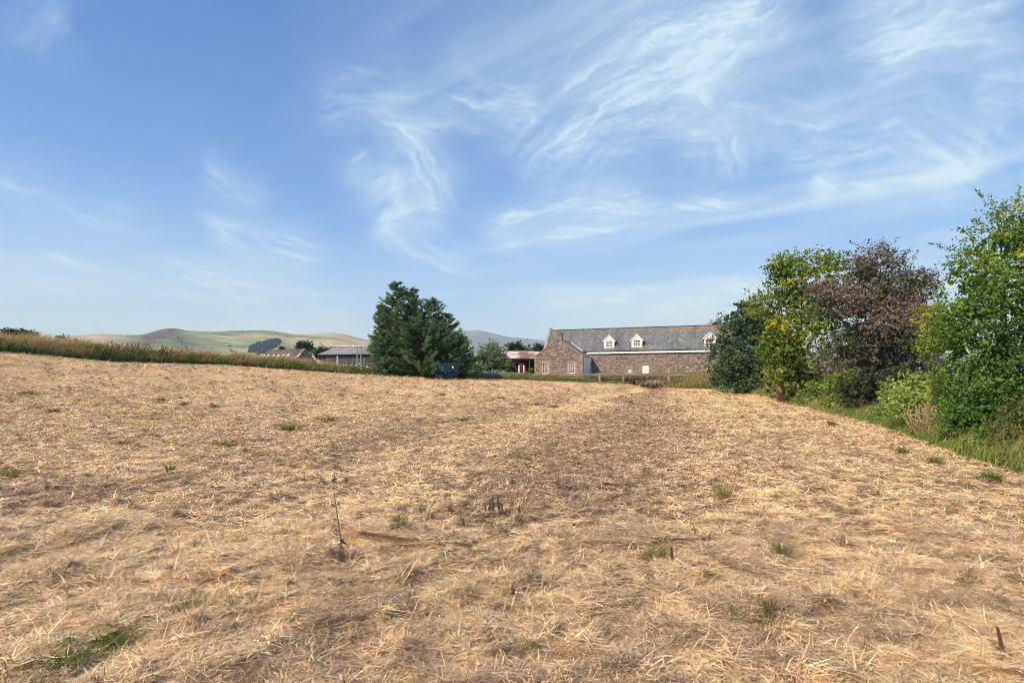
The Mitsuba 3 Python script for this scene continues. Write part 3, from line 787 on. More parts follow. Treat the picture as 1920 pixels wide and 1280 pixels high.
def stone_house():
    rng = np.random.default_rng(21)
    K = 'stone_house'
    fr = Frame(P(1002, 704, 98), 20)
    WW, TW, EH, AH = 8.64, 6.9, 3.3, 6.45            # the gabled wing: width, depth, eave and apex heights
    S0, S1, MH, RH, HD = -.45, 39.0, 4.45, 8.85, 4.3   # the long range: ends, eave and ridge heights, half depth
    mort = np.array([.40, .34, .31])
    # openings
    wins = []
    for px in (1022, 1072):
        s = fr.s_at(px, 0)
        h1, h0 = fr.h_at(680.3 if px == 1022 else 679.3, s, 0), fr.h_at(700, s, 0)
        wins.append((s, h0, 1.18, h1 - h0))
    sw, sd = fr.s_at(1180, TW), fr.s_at(1209.8, TW)
    s3 = fr.s_at(1323, TW)
    hw = (fr.h_at(698.5, sw, TW), fr.h_at(690, sw, TW))
    hd = (0.02, fr.h_at(683.3, sd, TW))
    h3 = (fr.h_at(695.5, s3, TW), fr.h_at(687.5, s3, TW))
    # walls
    gable = Polygon([(0, -.4), (WW, -.4), (WW, EH), (WW / 2, AH - .12), (0, EH)])
    for s, h0, w, h in wins:
        gable = gable.difference(sbox(s - w / 2, h0, s + w / 2, h0 + h))
    long = sbox(S0, -.4, S1, MH)
    for s, h0, h1, w in ((sw, hw[0], hw[1], .66), (sd, hd[0], hd[1], 1.2), (s3, h3[0], h3[1], .66)):
        long = long.difference(sbox(s - w / 2, h0, s + w / 2, h1))
    parts = [wall_st(gable, 0, .5), wall_ts(sbox(.5, -.4, TW, EH), 0, .5), wall_st(long, TW, .5), wall_st(sbox(S0, -.4, S1, MH), TW + 2 * HD - .5, .5)]
    door_t0, door_t1, door_h = .75, 6.3, 2.55
    parts.append(wall_ts(sbox(.5, -.4, TW, EH).difference(sbox(door_t0, .02, door_t1, door_h)), WW - .5, .5))
    end = Polygon([(TW + .5, -.4), (TW + 2 * HD - .5, -.4), (TW + 2 * HD - .5, MH + .3), (TW + HD, RH - .15), (TW + .5, MH + .3)])
    parts += [wall_ts(end, S0, .5), wall_ts(end, S1 - .5, .5)]
    m = fr.mesh(join(*parts))
    put(f'{K}__wall', m, 'mat_stone', mort)
    # rubble stones on the faces in view
    g2 = gable.buffer(-.03)
    for s, h0, w, h in wins:
        g2 = g2.difference(sbox(s - w / 2 - .30, h0 - .17, s + w / 2 + .30, h0 + h + .37))
    g2 = g2.difference(sbox(-1, -1, .3, EH)).difference(sbox(WW - .3, -1, WW + 1, EH))
    l2 = long.difference(sbox(-2, -1, WW - .05, MH))
    for s, h0, h1, w in ((sw, hw[0], hw[1], .66), (sd, hd[0], hd[1], 1.2), (s3, h3[0], h3[1], .66)):
        l2 = l2.difference(sbox(s - w / 2 - .34, h0 - .2, s + w / 2 + .34, h1 + .38))
    l2 = l2.intersection(sbox(-2, -.3, S1, MH - .32))
    a, b = rubble(g2, .27, rng, STONE), rubble(l2, .25, rng, STONE + [[.24, .17, .16], [.17, .125, .125]], asp=1.5)
    mm = cat([(fr.w(a[0]), a[1], a[2]), (fr.w(b[0] + [0, TW, 0]), b[1], b[2])])
    k = put(f'{K}__stone', mm[:2], 'mat_stone', mm[2])
    tag(k, 'brown and purple rubble stones in pale mortar', kind='stuff')
    # corner stones of the wing
    for c, sg in ((0, 1), (WW, -1)):
        for i in range(8):
            h = i * .41
            wd = .55 if i % 2 else .32
            put(f'{K}__corner_stone', fr.mesh(bx([c, -.055, h + .006], [c + sg * wd, .3, h + .40])), 'mat_stone', SAND * rng.uniform(.75, 1.1))
    for s, h0, w, h in wins:
        surround(f'{K}__surround_stone', fr, s, 0, h0, w, h, rng)
        key = free(f'{K}__window')
        sash(key, fr, s, .02, h0, w, h, 3, 4)
    surround(f'{K}__surround_stone', fr, sw, TW, hw[0], .66, hw[1] - hw[0], rng)
    sash(free(f'{K}__window'), fr, sw, TW + .1, hw[0], .66, hw[1] - hw[0], 1, 2, .12, fw=.15)
    surround(f'{K}__surround_stone', fr, s3, TW, h3[0], .66, h3[1] - h3[0], rng)
    sash(free(f'{K}__window'), fr, s3, TW + .1, h3[0], .66, h3[1] - h3[0], 1, 2, .12, fw=.15)
    surround(f'{K}__surround_stone', fr, sd, TW, hd[0], 1.2, hd[1] - hd[0], rng, sill=False, j=.42)
    # white plank door
    door = [bx([sd - .6 + .2 * i + .004, TW + .1, hd[0]], [sd - .6 + .2 * i + .196, TW + .15, hd[1] - .01]) for i in range(6)]
    put(f'{K}__door', fr.mesh(join(*door)), 'mat_white')
    put(f'{K}__door__handle', fr.mesh(bx([sd + .42, TW + .06, 1.0], [sd + .46, TW + .098, 1.16])), 'mat_dark')
    # wide white boarded doors in the side of the wing
    tags = []
    for i, (t0, t1) in enumerate(((door_t0, 2.55), (2.58, 4.4), (4.43, door_t1))):
        q = [bx([WW - .12, t0 + .02, .04], [WW - .04, t1 - .02, door_h - .02])]
        for jx in range(6):
            e = t0 + .05 + (t1 - t0 - .1) * jx / 6
            q.append(bx([WW - .04, e, .1], [WW - .02, e + (t1 - t0 - .1) / 6 - .02, door_h - .1]))
        kk = put(f'{K}__side_door', fr.mesh(join(*q)), 'mat_white')
        put(kk + '__handle', fr.mesh(bx([WW - .018, t1 - .25, 1.0], [WW + .03, t1 - .2, 1.25])), 'mat_dark')
        tag(kk, 'wide white boarded door in the side of the wing')
    put(f'{K}__door_lintel', fr.mesh(bx([WW - .3, door_t0 - .3, door_h + .004], [WW + .05, door_t1 + .3, EH - .1])), 'mat_white')
    # the long roof
    E0, E1 = TW - .28, TW + 2 * HD + .28
    eh = MH - .02
    pit = (RH - eh) / (TW + HD - E0)
    put(f'{K}__roof', fr.mesh(join(slab([[S0, E0, eh], [S1, E0, eh], [S1, TW + HD, RH], [S0, TW + HD, RH]], .14), slab([[S1, E1, eh], [S0, E1, eh], [S0, TW + HD, RH], [S1, TW + HD, RH]], .14))), 'mat_slate', (.10, .11, .115))
    tag(f'{K}__roof', 'long blue-grey slate roof with orange lichen under the ridge')
    SL = [[.15, .178, .195], [.125, .148, .162], [.18, .20, .212], [.14, .16, .165], [.195, .20, .195]]
    sl = slates(fr, [S0 + .45, E0, eh], [S1, E0, eh], [S1, TW + HD, RH], [S0 + .45, TW + HD, RH], rng, SL, [5, 4, 3, 3, 1.2])
    # lichen below the ridge, moss streaks: growth with shapes of its own
    h = sl[0][:, 2] - fr.o[2]
    si = (sl[0] - fr.o) @ fr.u
    li = np.clip((h - RH + 1.15) / 1.1, 0, 1) * np.clip((n2(si, h, .5, 301, 3) - .38) * 4, 0, 1) * np.clip((si + 2) / 25, .25, 1)
    mo = np.clip((n2(si, h * .22, 1.1, 302, 3) - .60) * 6, 0, 1) * .45
    c = sl[2] * (1 - .8 * li[:, None]) + np.array([.34, .19, .085]) * .8 * li[:, None]
    c = c * (1 - mo[:, None]) + np.array([.07, .075, .06]) * mo[:, None]
    wh = np.clip((n2(si, h, 2.4, 303, 2) - .70) * 9, 0, 1)[:, None] * .5
    c = c * (1 - wh) + np.array([.38, .38, .36]) * wh
    k = put(f'{K}__roof__slate', sl[:2], 'mat_slate', c)
    tag(k, 'blue-grey slates with lichen and moss streaks', kind='stuff')
    ridge = [bx([S0 + .4 + .5 * i + .004, TW + HD - .14, RH - .03], [S0 + .9 + .5 * i - .004, TW + HD + .14, RH + .09]) for i in range(int((S1 - S0 - .5) / .5))]
    put(f'{K}__roof__ridge', fr.mesh(join(*ridge)), 'mat_vc', (.085, .075, .07))
    # coping stones up the left gable
    n = 9
    for i in range(n):
        a, b = i / n + .004, (i + 1) / n - .004
        pa, pb = (E0 + (TW + HD - E0) * a, eh + (RH - eh) * a), (E0 + (TW + HD - E0) * b, eh + (RH - eh) * b)
        put(f'{K}__coping_stone', fr.mesh(slab([[S0 - .05, pa[0], pa[1] + .24], [S0 + .42, pa[0], pa[1] + .24], [S0 + .42, pb[0], pb[1] + .24], [S0 - .05, pb[0], pb[1] + .24]], .3)), 'mat_stone', np.array([.36, .31, .25]) * rng.uniform(.8, 1.15))
    put(f'{K}__coping_stone', fr.mesh(bx([S0 - .1, TW + HD - .3, RH + .02], [S0 + .45, TW + HD + .3, RH + .45])), 'mat_stone', (.36, .32, .27))
    # fascia, gutter, downpipe
    g0 = WW + .15
    put(f'{K}__fascia', fr.mesh(bx([g0 - .9, E0 - .03, MH - .50], [S1, E0 + .04, MH - .17])), 'mat_white')
    gut = tube(fr.w(np.array([[g0 - 1.0, E0 - .07, MH - .07], [S1, E0 - .07, MH - .03]])), .075, 8)
    put(f'{K}__gutter', gut[:2], 'mat_dark', smooth=40)
    sp = fr.s_at(1270.5, TW)
    dp = tube(fr.w(np.array([[sp, E0 - .02, MH - .12], [sp, TW - .14, MH - .5], [sp, TW - .14, 2], [sp, TW - .14, .05]])), .055, 8)
    put(f'{K}__downpipe', dp[:2], 'mat_lead', smooth=40)
    # the wing's roof
    rh = AH - .2
    tr = E0 + (rh - eh) / pit
    ov = .12
    e_h = EH - .05
    tv = E0
    sv = (rh - eh) / (rh - e_h) * (WW / 2 + ov)       # where the wing slope reaches the main eave height
    rt = [[WW / 2, .42, rh], [WW / 2, tr + .1, rh], [WW / 2 + sv, tv + .1, eh], [WW + ov, TW, e_h], [WW + ov, .42, e_h]]
    lf = [[WW - p[0], p[1], p[2]] for p in rt]
    put(f'{K}__wing_roof', fr.mesh(join(slab(rt, .12), slab(lf, .12))), 'mat_slate', (.14, .155, .165))

    def keep(q):
        L = (q - fr.o) if False else q
        lim = np.interp(L[:, 0], [WW / 2, WW / 2 + sv, WW + ov + .1], [tr, tv, TW])
        return L[:, 1] < lim + .1
    sl = slates(fr, [WW + ov, .42, e_h], [WW + ov, TW + 3, e_h], [WW / 2, TW + 3, rh], [WW / 2, .42, rh], rng, SL, [5, 4, 3, 3, 1], keep=keep)
    k = put(f'{K}__wing_roof__slate', sl[:2], 'mat_slate', sl[2])
    tag(k, 'grey slates of the wing roof', kind='stuff')
    put(f'{K}__wing_roof__ridge', fr.mesh(bx([WW / 2 - .12, .45, rh - .02], [WW / 2 + .12, tr - .1, rh + .07])), 'mat_lead')
    # white flashing up the valley
    va, vb = np.array([WW / 2 + sv + .12, tv - .12, eh + .06]), np.array([WW / 2 + .1, tr - .15, rh + .05])
    d = nrm(vb - va)
    sd_ = np.cross(d, [0, 0, 1.0])
    put(f'{K}__valley_flashing', fr.mesh(slab([va - sd_ * .12, va + sd_ * .12, vb + sd_ * .12, vb - sd_ * .12], .04)), 'mat_white')
    # gable coping of the wing
    for sg in (-1, 1):
        for i in range(7):
            a, b = i / 7 + .004, (i + 1) / 7 - .004
            q = [(WW / 2 + sg * (WW / 2 + .1) * (1 - z), EH + .02 + (AH - EH) * z) for z in (a, b)]
            put(f'{K}__coping_stone', fr.mesh(slab([[q[0][0], -.09, q[0][1]], [q[0][0], .45, q[0][1]], [q[1][0], .45, q[1][1]], [q[1][0], -.09, q[1][1]]], .15)), 'mat_stone', np.array([.33, .29, .24]) * rng.uniform(.85, 1.12))
    # chimney on the wing's gable
    c0 = WW / 2 + .28
    st = join(bx([c0 - .36, .0, AH - .55], [c0 + .36, .75, AH + .55]))
    put(f'{K}__chimney', fr.mesh(st), 'mat_stone', np.array([.27, .205, .15]))
    put(f'{K}__chimney__cap', fr.mesh(join(bx([c0 - .55, -.1, AH + .554], [c0 + .55, .85, AH + .70]))), 'mat_stone', np.array([.24, .15, .10]))
    pot = trimesh.creation.revolve([[.11, 0], [.17, .02], [.13, .3], [.16, .34], [.12, .36], [.1, .05]], sections=12)
    pot.apply_translation([c0 - .1, .38, AH + .702])
    put(f'{K}__chimney__pot', fr.mesh(pot), 'mat_vc', (.36, .16, .09), smooth=30)
    # dormers
    for px in (1142, 1194, 1331.3):
        tf = E0 + .5 / pit + .05
        s = fr.s_at(px, tf)
        hb = MH + .48
        he, ha, hw_ = hb + 1.42, hb + 2.42, .94
        tb = E0 + (ha - eh) / pit + .1
        te = E0 + (he - eh) / pit + .1
        key = free(f'{K}__dormer')
        front = Polygon([(s - hw_, hb), (s + hw_, hb), (s + hw_, he), (s, ha - .1), (s - hw_, he)]).difference(sbox(s - .62, hb + .2, s + .62, he - .02))
        put(key + '__front', fr.mesh(wall_st(front, tf, .1)), 'mat_white')
        ck = join(*[wall_ts(Polygon([(tf + .1, hb), (te, he), (tf + .1, he)]), s + (hw_ - .08 if q > 0 else -hw_), .08) for q in (-1, 1)])
        put(key + '__cheek', fr.mesh(ck), 'mat_slate', (.10, .105, .11))
        rf = []
        for q in (-1, 1):
            rf.append(slab([[s + q * 1.24, tf - .07, he - .16], [s + q * 1.24, te - .1, he - .16], [s, tb, ha + .06], [s, tf - .07, ha + .06]], .09))
        put(key + '__roof', fr.mesh(join(*rf)), 'mat_slate', (.13, .145, .155))
        bg = []
        for q in (-1, 1):
            bg.append(slab([[s + q * 1.25, tf - .11, he - .17], [s + q * 1.25, tf - .075, he - .17], [s, tf - .075, ha + .045], [s, tf - .11, ha + .045]], .15))
        put(key + '__barge_board', fr.mesh(join(*bg)), 'mat_white')
        sash(key, fr, s, tf + .01, hb + .2, 1.24, 1.2, 3, 4, .065, fw=.09)
    tag(K, 'long stone house with slate roof, three white dormers and gabled wing', 'house')


stone_house()


def corrugated(A, B, C, D, pitch=.35, amp=.035, jit=None):
    """A corrugated sheet over A B (eave) C D (ridge): waves run up the slope."""
    A, B, C, D = (np.asarray(p, float) for p in (A, B, C, D))
    n = nrm(np.cross(B - A, D - A))
    n = n if n[2] > 0 else -n
    k = int(np.linalg.norm(B - A) / pitch * 4)
    u, w = np.linspace(0, 1, k + 1), np.linspace(0, 1, 9)
    U, Wd = np.meshgrid(u, w, indexing='ij')
    v = (A + (B - A) * U[..., None]) * (1 - Wd[..., None]) + (D + (C - D) * U[..., None]) * Wd[..., None] + n * (amp * np.sin(U * k / 4 * 2 * np.pi))[..., None]
    i, j = np.meshgrid(np.arange(k), np.arange(8), indexing='ij')
    q = np.stack([i * 9 + j, (i + 1) * 9 + j, (i + 1) * 9 + j + 1, i * 9 + j + 1], -1).reshape(-1, 4)
    f = np.vstack([q[:, [0, 1, 2]], q[:, [0, 2, 3]]])
    v = v.reshape(-1, 3)
    lo = v - n * .04
    m = len(v)
    return np.vstack([v, lo]), np.vstack([f, f[:, ::-1] + m])


def grey_barn():
    K = 'grey_barn'
    rng = np.random.default_rng(31)
    o = P(600, 664, 112)
    o[2] = 2.4
    fr = Frame(o, 13)
    L, Wd = 20.0, 15.0
    EH = fr.h_at(664, 0, 0)
    sr, = [fr.s_at(700, Wd / 2)]
    RH = fr.h_at(648.5, sr, Wd / 2)
    put(f'{K}__frame', fr.mesh(join(bx([.1, .25, 0], [L - .1, .35, EH - .2]), bx([.1, Wd - .35, 0], [L - .1, Wd - .25, EH - .2]),
                                    *[wall_ts(Polygon([(.3, 0), (Wd - .3, 0), (Wd - .3, EH - .2), (Wd / 2, RH - .3), (.3, EH - .2)]), s, .1) for s in (.1, L - .2)])), 'mat_vc', (.035, .035, .04))
    w = .62
    for i in range(int(L / w)):
        a = i * w
        put(f'{K}__board', fr.mesh(bx([a + .05, .12 + rng.uniform(0, .05), .0], [a + w - .05, .21 + .02, EH - rng.uniform(.12, .2)])), 'mat_vc', np.array([.10, .105, .115]) * rng.uniform(.7, 1.35))
    pts = [-.6, -.6, L + .6]
    a = corrugated([-.5, -.45, EH - .1], [L + .5, -.45, EH - .1], [L + .5, Wd / 2, RH], [-.5, Wd / 2, RH], .55, .05)
    b = corrugated([L + .5, Wd + .45, EH - .1], [-.5, Wd + .45, EH - .1], [-.5, Wd / 2, RH], [L + .5, Wd / 2, RH], .55, .05)
    v = np.vstack([a[0], b[0]])
    c = np.array([.235, .24, .25]) * (.65 + .7 * n2(v[:, 0], v[:, 2] * .3, 1.2, 311, 3)[:, None])
    put(f'{K}__roof', fr.mesh((v, np.vstack([a[1], b[1] + len(a[0])]))), 'mat_vc', c, 40)
    for i in range(int(L / 1.1)):
        s = -.5 + i * 1.12
        put(f'{K}__ridge_cap', fr.mesh(join(slab([[s, Wd / 2 - .5, RH - .02], [s + 1.06, Wd / 2 - .5, RH - .02], [s + 1.06, Wd / 2, RH + .2], [s, Wd / 2, RH + .2]], .05),
                                            slab([[s + 1.06, Wd / 2 + .5, RH - .02], [s, Wd / 2 + .5, RH - .02], [s, Wd / 2, RH + .2], [s + 1.06, Wd / 2, RH + .2]], .05))), 'mat_vc', np.array([.5, .49, .47]) * rng.uniform(.85, 1.15))
    tag(K, 'low grey barn with corrugated roof left of the conifer', 'barn')
    for px, D, top, wd in ((632.5, 108, 667, .12), (670, 106, 650, .13), (676.5, 106, 650.5, .13)):
        q = P(px, top, D)
        k = free('post')
        z0 = float(land(q[0], q[1])) - .3
        m = tube([[q[0], q[1], z0], [q[0], q[1], (z0 + q[2]) / 2], [q[0], q[1], q[2]]], [wd, wd * .9, wd * .8], 8)
        if top > 660:
            put(k, m[:2], 'mat_white', smooth=40)
            tag(k, 'short white post at the front of the grey barn', 'post')
        else:
            put(k + '__pole', m[:2], 'mat_lead', smooth=40)
            put(k + '__cap', trimesh.creation.box([.5, .5, .1], T_np(q)), 'mat_lead')
            tag(k, 'tall grey pole before the barn, ' + ('left' if px == 670 else 'right') + ' one of the close pair', 'post', 'pair of tall grey poles')


def T_np(q):
    m = np.eye(4)
    m[:3, 3] = q
    return m


grey_barn()


def old_byre():
    K = 'old_farm_building'
    rng = np.random.default_rng(41)
    o = P(480, 670, 172)
    o[2] = 1.5
    fr = Frame(o, 24)
    L, Wd = 19.0, 9.5
    s1 = fr.s_at(572, Wd / 2)
    L = s1
    RH = fr.h_at(653.8, s1, Wd / 2)
    EH = RH - 4.0
    parts = [bx([0, .2, 0], [L, .6, EH]), bx([0, Wd - .6, 0], [L, Wd - .2, EH])] + [wall_ts(Polygon([(.2, 0), (Wd - .2, 0), (Wd - .2, EH), (Wd / 2, RH - .15), (.2, EH)]), s, .5) for s in (0, L - .5)]
    put(f'{K}__wall', fr.mesh(join(*parts)), 'mat_stone', (.26, .2, .165))
    st = rubble(Polygon([(.3, 1.0), (Wd - .3, 1.0), (Wd - .3, EH), (Wd / 2, RH - .4), (.3, EH)]), .42, rng, [[.3, .23, .19], [.22, .16, .14], [.36, .29, .24]])
    k = put(f'{K}__stone', (fr.w(np.stack([L - st[0][:, 1], st[0][:, 0], st[0][:, 2]], 1)), st[1]), 'mat_stone', st[2])
    tag(k, 'rubble stones of the gable', kind='stuff')
    a = corrugated([0, -.2, EH - .1], [L, -.2, EH - .1], [L, Wd / 2, RH], [0, Wd / 2, RH], .5, .04)
    b = corrugated([L, Wd + .2, EH - .1], [0, Wd + .2, EH - .1], [0, Wd / 2, RH], [L, Wd / 2, RH], .5, .04)
    v = np.vstack([a[0], b[0]])
    c = np.array([.115, .098, .098]) * (.6 + .8 * n2(v[:, 0], v[:, 2], .8, 411, 4)[:, None])
    put(f'{K}__roof', fr.mesh((v, np.vstack([a[1], b[1] + len(a[0])]))), 'mat_vc', c, 40)
    sl = (RH - EH + .1) / (Wd / 2 + .2)
    for i, px in enumerate((492.5, 501, 510.5, 520.5, 530, 538, 558.5)):
        t = 1.9
        s = fr.s_at(px, t)
        f = lambda t_: EH - .1 + (t_ + .2) * sl + .09
        put(f'{K}__skylight', fr.mesh(slab([[s - .35, t - .45, f(t - .45)], [s + .35, t - .45, f(t - .45)], [s + .35, t + .75, f(t + .75)], [s - .35, t + .75, f(t + .75)]], .06)), 'mat_white')
    for i in range(8):
        aa, bb = i / 8 + .004, (i + 1) / 8 - .004
        for sg in (-1, 1):
            q = [(Wd / 2 + sg * (Wd / 2 + .2) * (1 - z), EH + .1 + (RH - EH) * z) for z in (aa, bb)]
            put(f'{K}__coping_stone', fr.mesh(slab([[L - .35, q[0][0], q[0][1]], [L + .06, q[0][0], q[0][1]], [L + .06, q[1][0], q[1][1]], [L - .35, q[1][0], q[1][1]]], .18)), 'mat_stone', np.array([.38, .33, .28]) * rng.uniform(.85, 1.1))
    tag(K, 'old stone farm building with dark roof and small white rooflights', 'farm building')


old_byre()


def rusty_shed():
    K = 'rusty_shed'
    rng = np.random.default_rng(51)
    o = P(946, 690, 112)
    o[2] = 2.4
    fr = Frame(o, 4)
    L, Wd = 16.0, 7.0
    fh = fr.h_at(671.5, 3, 0)
    bh = fr.h_at(657.5, 3, Wd)
    a = corrugated([-.3, -.3, fh], [L, -.3, fh - .2], [L, Wd, bh - .35], [-.3, Wd, bh], .5, .045)
    v = a[0]
    r = np.clip((n2(v[:, 0], v[:, 1], .55, 511, 4) - .42) * 5, 0, 1)[:, None]
    c = np.array([.50, .48, .47]) * (1 - r) + np.array([.20, .12, .095]) * r * (.7 + .6 * n2(v[:, 0], v[:, 1], 2.2, 512, 2)[:, None])
    put(f'{K}__roof', fr.mesh(a), 'mat_vc', c, 40)
    put(f'{K}__back_wall', fr.mesh(bx([0, Wd - .3, 0], [L, Wd - .15, bh - .5])), 'mat_vc', (.05, .06, .075))
    put(f'{K}__side_wall', fr.mesh(bx([0, .1, 0], [.15, Wd - .3, fh - .15])), 'mat_vc', (.10, .1, .1))
    put(f'{K}__beam', fr.mesh(bx([0, .0, fh - .34], [L, .15, fh - .1])), 'mat_vc', (.16, .12, .1))
    for s in (.1, 4.9, 8.6, 12.5):
        put(f'{K}__post', fr.mesh(bx([s, .02, 0], [s + .2, .22, fh - .34])), 'mat_vc', (.10, .13, .16))
    tag(K, 'open-fronted shed with patchy rusty roof beside the stone house', 'shed')
    # red machine with white uprights parked in the opening
    K = 'farm_machine'
    q = P(977.5, 690, 111.5)
    q[2] = 2.35
    fm = Frame(q, 4)
    h0, h1 = 1.0, 2.75
    body = join(bx([-.62, 0, h0], [.9, 1.6, h1 - .35]), bx([-.25, -.12, h0 + .3], [.25, -.004, h1 - .6]), bx([-.55, .3, h1 - .346], [.55, 1.3, h1 + .15]))
    put(f'{K}__body', fm.mesh(body), 'mat_vc', (.13, .022, .035), False)
    for sg in (-1, 1):
        put(f'{K}__upright', fm.mesh(bx([sg * .34, -.16, h0 - .05], [sg * .6, -.02, h1 - .3])), 'mat_white')
        wl = trimesh.creation.cylinder(radius=.55, height=.3, sections=20)
        v = wl.vertices
        wl = trimesh.Trimesh(np.stack([sg * .95 + v[:, 2], .85 + v[:, 0], .55 + v[:, 1]], 1), wl.faces)
        put(f'{K}__wheel', fm.mesh(wl), 'mat_dark', smooth=40)
    put(f'{K}__drawbar', fm.mesh(bx([-.08, -.9, .75], [.08, .1, .9])), 'mat_vc', (.2, .03, .04))
    tag(K, 'red farm machine with two white uprights parked in the open shed', 'farm machine')


rusty_shed()


def tank():
    K = 'metal_tank'
    c = P(835, 700, 79.5)
    c[2] = float(land(c[0], c[1])) - .1
    r, h, n = 1.78, fr_h(681, c) - c[2], 160
    g = np.linspace(0, 2 * np.pi, n, endpoint=False)
    rr = r + .045 * np.sign(np.sin(g * 26)) * np.minimum(1, abs(np.sin(g * 26)) * 2)

    def ring(z, s=1.0):
        return np.stack([c[0] + rr * s * np.cos(g), c[1] + rr * s * np.sin(g), np.full(n, z)], 1)

    def band(z0, z1, s=1.0):
        v = np.vstack([ring(z0, s), ring(z1, s)])
        i = np.arange(n)
        j = (i + 1) % n
        return v, np.vstack([np.stack([i, j, j + n], 1), np.stack([i, j + n, i + n], 1)])
    zm = c[2] + h * .42
    put(f'{K}__lower_panel', band(c[2], zm - .02), 'mat_tank_dark', smooth=50)
    put(f'{K}__upper_panel', band(zm + .02, c[2] + h, 1.012), 'mat_tank', smooth=50)
    tb = tube(np.array([[c[0] + (r + .06) * math.cos(a), c[1] + (r + .06) * math.sin(a), c[2] + h] for a in np.linspace(0, 2 * np.pi, 60)]), .04, 6)
    put(f'{K}__rim', tb[:2], 'mat_tank')
    v = np.vstack([ring(c[2] + h - .15, .98), [[c[0], c[1], c[2] + h + .1]]])
    put(f'{K}__lid', (v, np.array([[i, (i + 1) % n, n] for i in range(n)])), 'mat_tank_dark')
    a = math.radians(-50)
    fx = trimesh.creation.icosphere(2, .13)
    fx.apply_scale([1, .5, 1.3])
    fx.apply_translation([c[0] + (r + .1) * math.cos(a), c[1] + (r + .1) * math.sin(a), c[2] + h * .72])
    put(f'{K}__float_cap', fx, 'mat_white', smooth=True)
    tag(K, 'blue-green ribbed metal tank under the conifer', 'tank')


def fr_h(py, c):
    return EYE + (715 - py) / F * c[1]


scene['mat_tank'] = flat((.035, .085, .11), .45, .3)
scene['mat_tank_dark'] = flat((.02, .045, .06), .5, .3)
tank()


# ------------------------------------------------------------------ fence and boundary wall before the house
def fence():
    rng = np.random.default_rng(61)
    K = 'wooden_fence'
    W = [[.29, .245, .19], [.24, .205, .16], [.33, .285, .23]]
    line = [(884, 693.5, 88.5), (925, 696, 89), (962, 699, 89.3), (1003, 701.5, 89.5), (1050, 702, 88.4), (1082, 703, 88.2), (1124.5, 700, 87.9), (1168, 701, 87.3), (1212.5, 702, 86.7), (1254, 703, 86.1), (1300, 703, 85.5)]
    tops = []
    for i, (px, py, D) in enumerate(line):
        q = P(px, py, D)
        z0 = float(land(q[0], q[1])) - .3
        z1 = q[2] + .12
        w = .12 if i in (6, 9) else .09
        a = rng.uniform(-.03, .03)
        m = bx([-w, -w, 0], [w, w, z1 - z0])
        v = m.vertices.copy()
        v[:, 0] += v[:, 2] * a
        m = trimesh.Trimesh(v + [q[0], q[1], z0], m.faces)
        put(f'{K}__post', m, 'mat_vc', vary(rng, 1, W)[0] * (1.25 if i in (4, 6, 9) else 1))
        tops.append(q)
    for a, b in zip(tops[:-1], tops[1:]):
        for dz in (0, -.42):
            if dz and a[0] > 8.5:
                continue
            d = nrm((b - a) * [1, 1, 0])
            side = np.array([-d[1], d[0], 0])
            v = []
            for p in (a + d * .02, b - d * .02):
                for s_, h_ in ((-.14, -.065), (-.09, -.065), (-.09, .065), (-.14, .065)):
                    v.append(p + side * s_ + [0, 0, h_ + dz])
            f = [[0, 1, 5], [0, 5, 4], [1, 2, 6], [1, 6, 5], [2, 3, 7], [2, 7, 6], [3, 0, 4], [3, 4, 7], [0, 3, 2], [0, 2, 1], [4, 5, 6], [4, 6, 7]]
            put(f'{K}__rail', (np.array(v), np.array(f)), 'mat_vc', vary(rng, 1, W)[0])
    tag(K, 'weathered post and rail fence along the field before the stone house', 'fence')
    # marker post
    k = 'marker_post'
    s = P(1253.5, 690, 93)
    z0 = float(land(s[0], s[1])) - .1
    put(k, trimesh.Trimesh(bx([-.09, -.09, 0], [.09, .09, s[2] - z0]).vertices + [s[0], s[1], z0], bx([0, 0, 0], [1, 1, 1]).faces), 'mat_vc', (.55, .5, .43))
    tag(k, 'pale upright post standing close to the long stone wall', 'post')
    # low dry stone wall
    K = 'field_wall'
    pts = [P(x, 706, d) for x, d in ((1085, 89.0), (1124, 88.7), (1168, 88.1), (1212, 87.5), (1262, 86.9), (1300, 86.3))]
    st, n = [], 0
    for a, b in zip(pts[:-1], pts[1:]):
        d = b - a
        ln = np.linalg.norm(d[:2])
        d = d / ln
        side = np.array([-d[1], d[0], 0])
        k = int(ln / .42)
        for i in range(k):
            base = a + d * (ln * (i + .5) / k)
            z0 = 1.35
            for r in range(5):
                hh = .23
                c = base + d * ((r % 2) * .2 + rng.uniform(-.05, .05))
                sz = np.array([ln / k * .97 * rng.uniform(.85, 1.02), .34 - .02 * r + rng.uniform(-.03, .05), hh * rng.uniform(.9, 1.02)])
                m = bx(-sz / 2, sz / 2)
                v = m.vertices * (1 + rng.uniform(-.12, .12, (8, 3)))
                wv = np.array([c[0], c[1], z0 + hh * (r + .5)]) + v[:, :1] * d * [1, 1, 0] + v[:, 1:2] * side + v[:, 2:3] * np.array([0, 0, 1.0])
                st.append((wv, m.faces, np.tile(vary(rng, 1, [[.11, .095, .08], [.15, .125, .105], [.085, .08, .07], [.12, .12, .085]], None, .2), (8, 1))))
    for i, (v, f, c) in enumerate(st[::-1][:0]):
        pass
    m = cat(st)
    put(K + '__stone', m[:2], 'mat_stone', m[2])
    tag(K + '__stone', 'dark mossy field stones stacked dry', kind='stuff')
    tag(K, 'low dark drystone wall below the fence and stone house', 'wall')


fence()


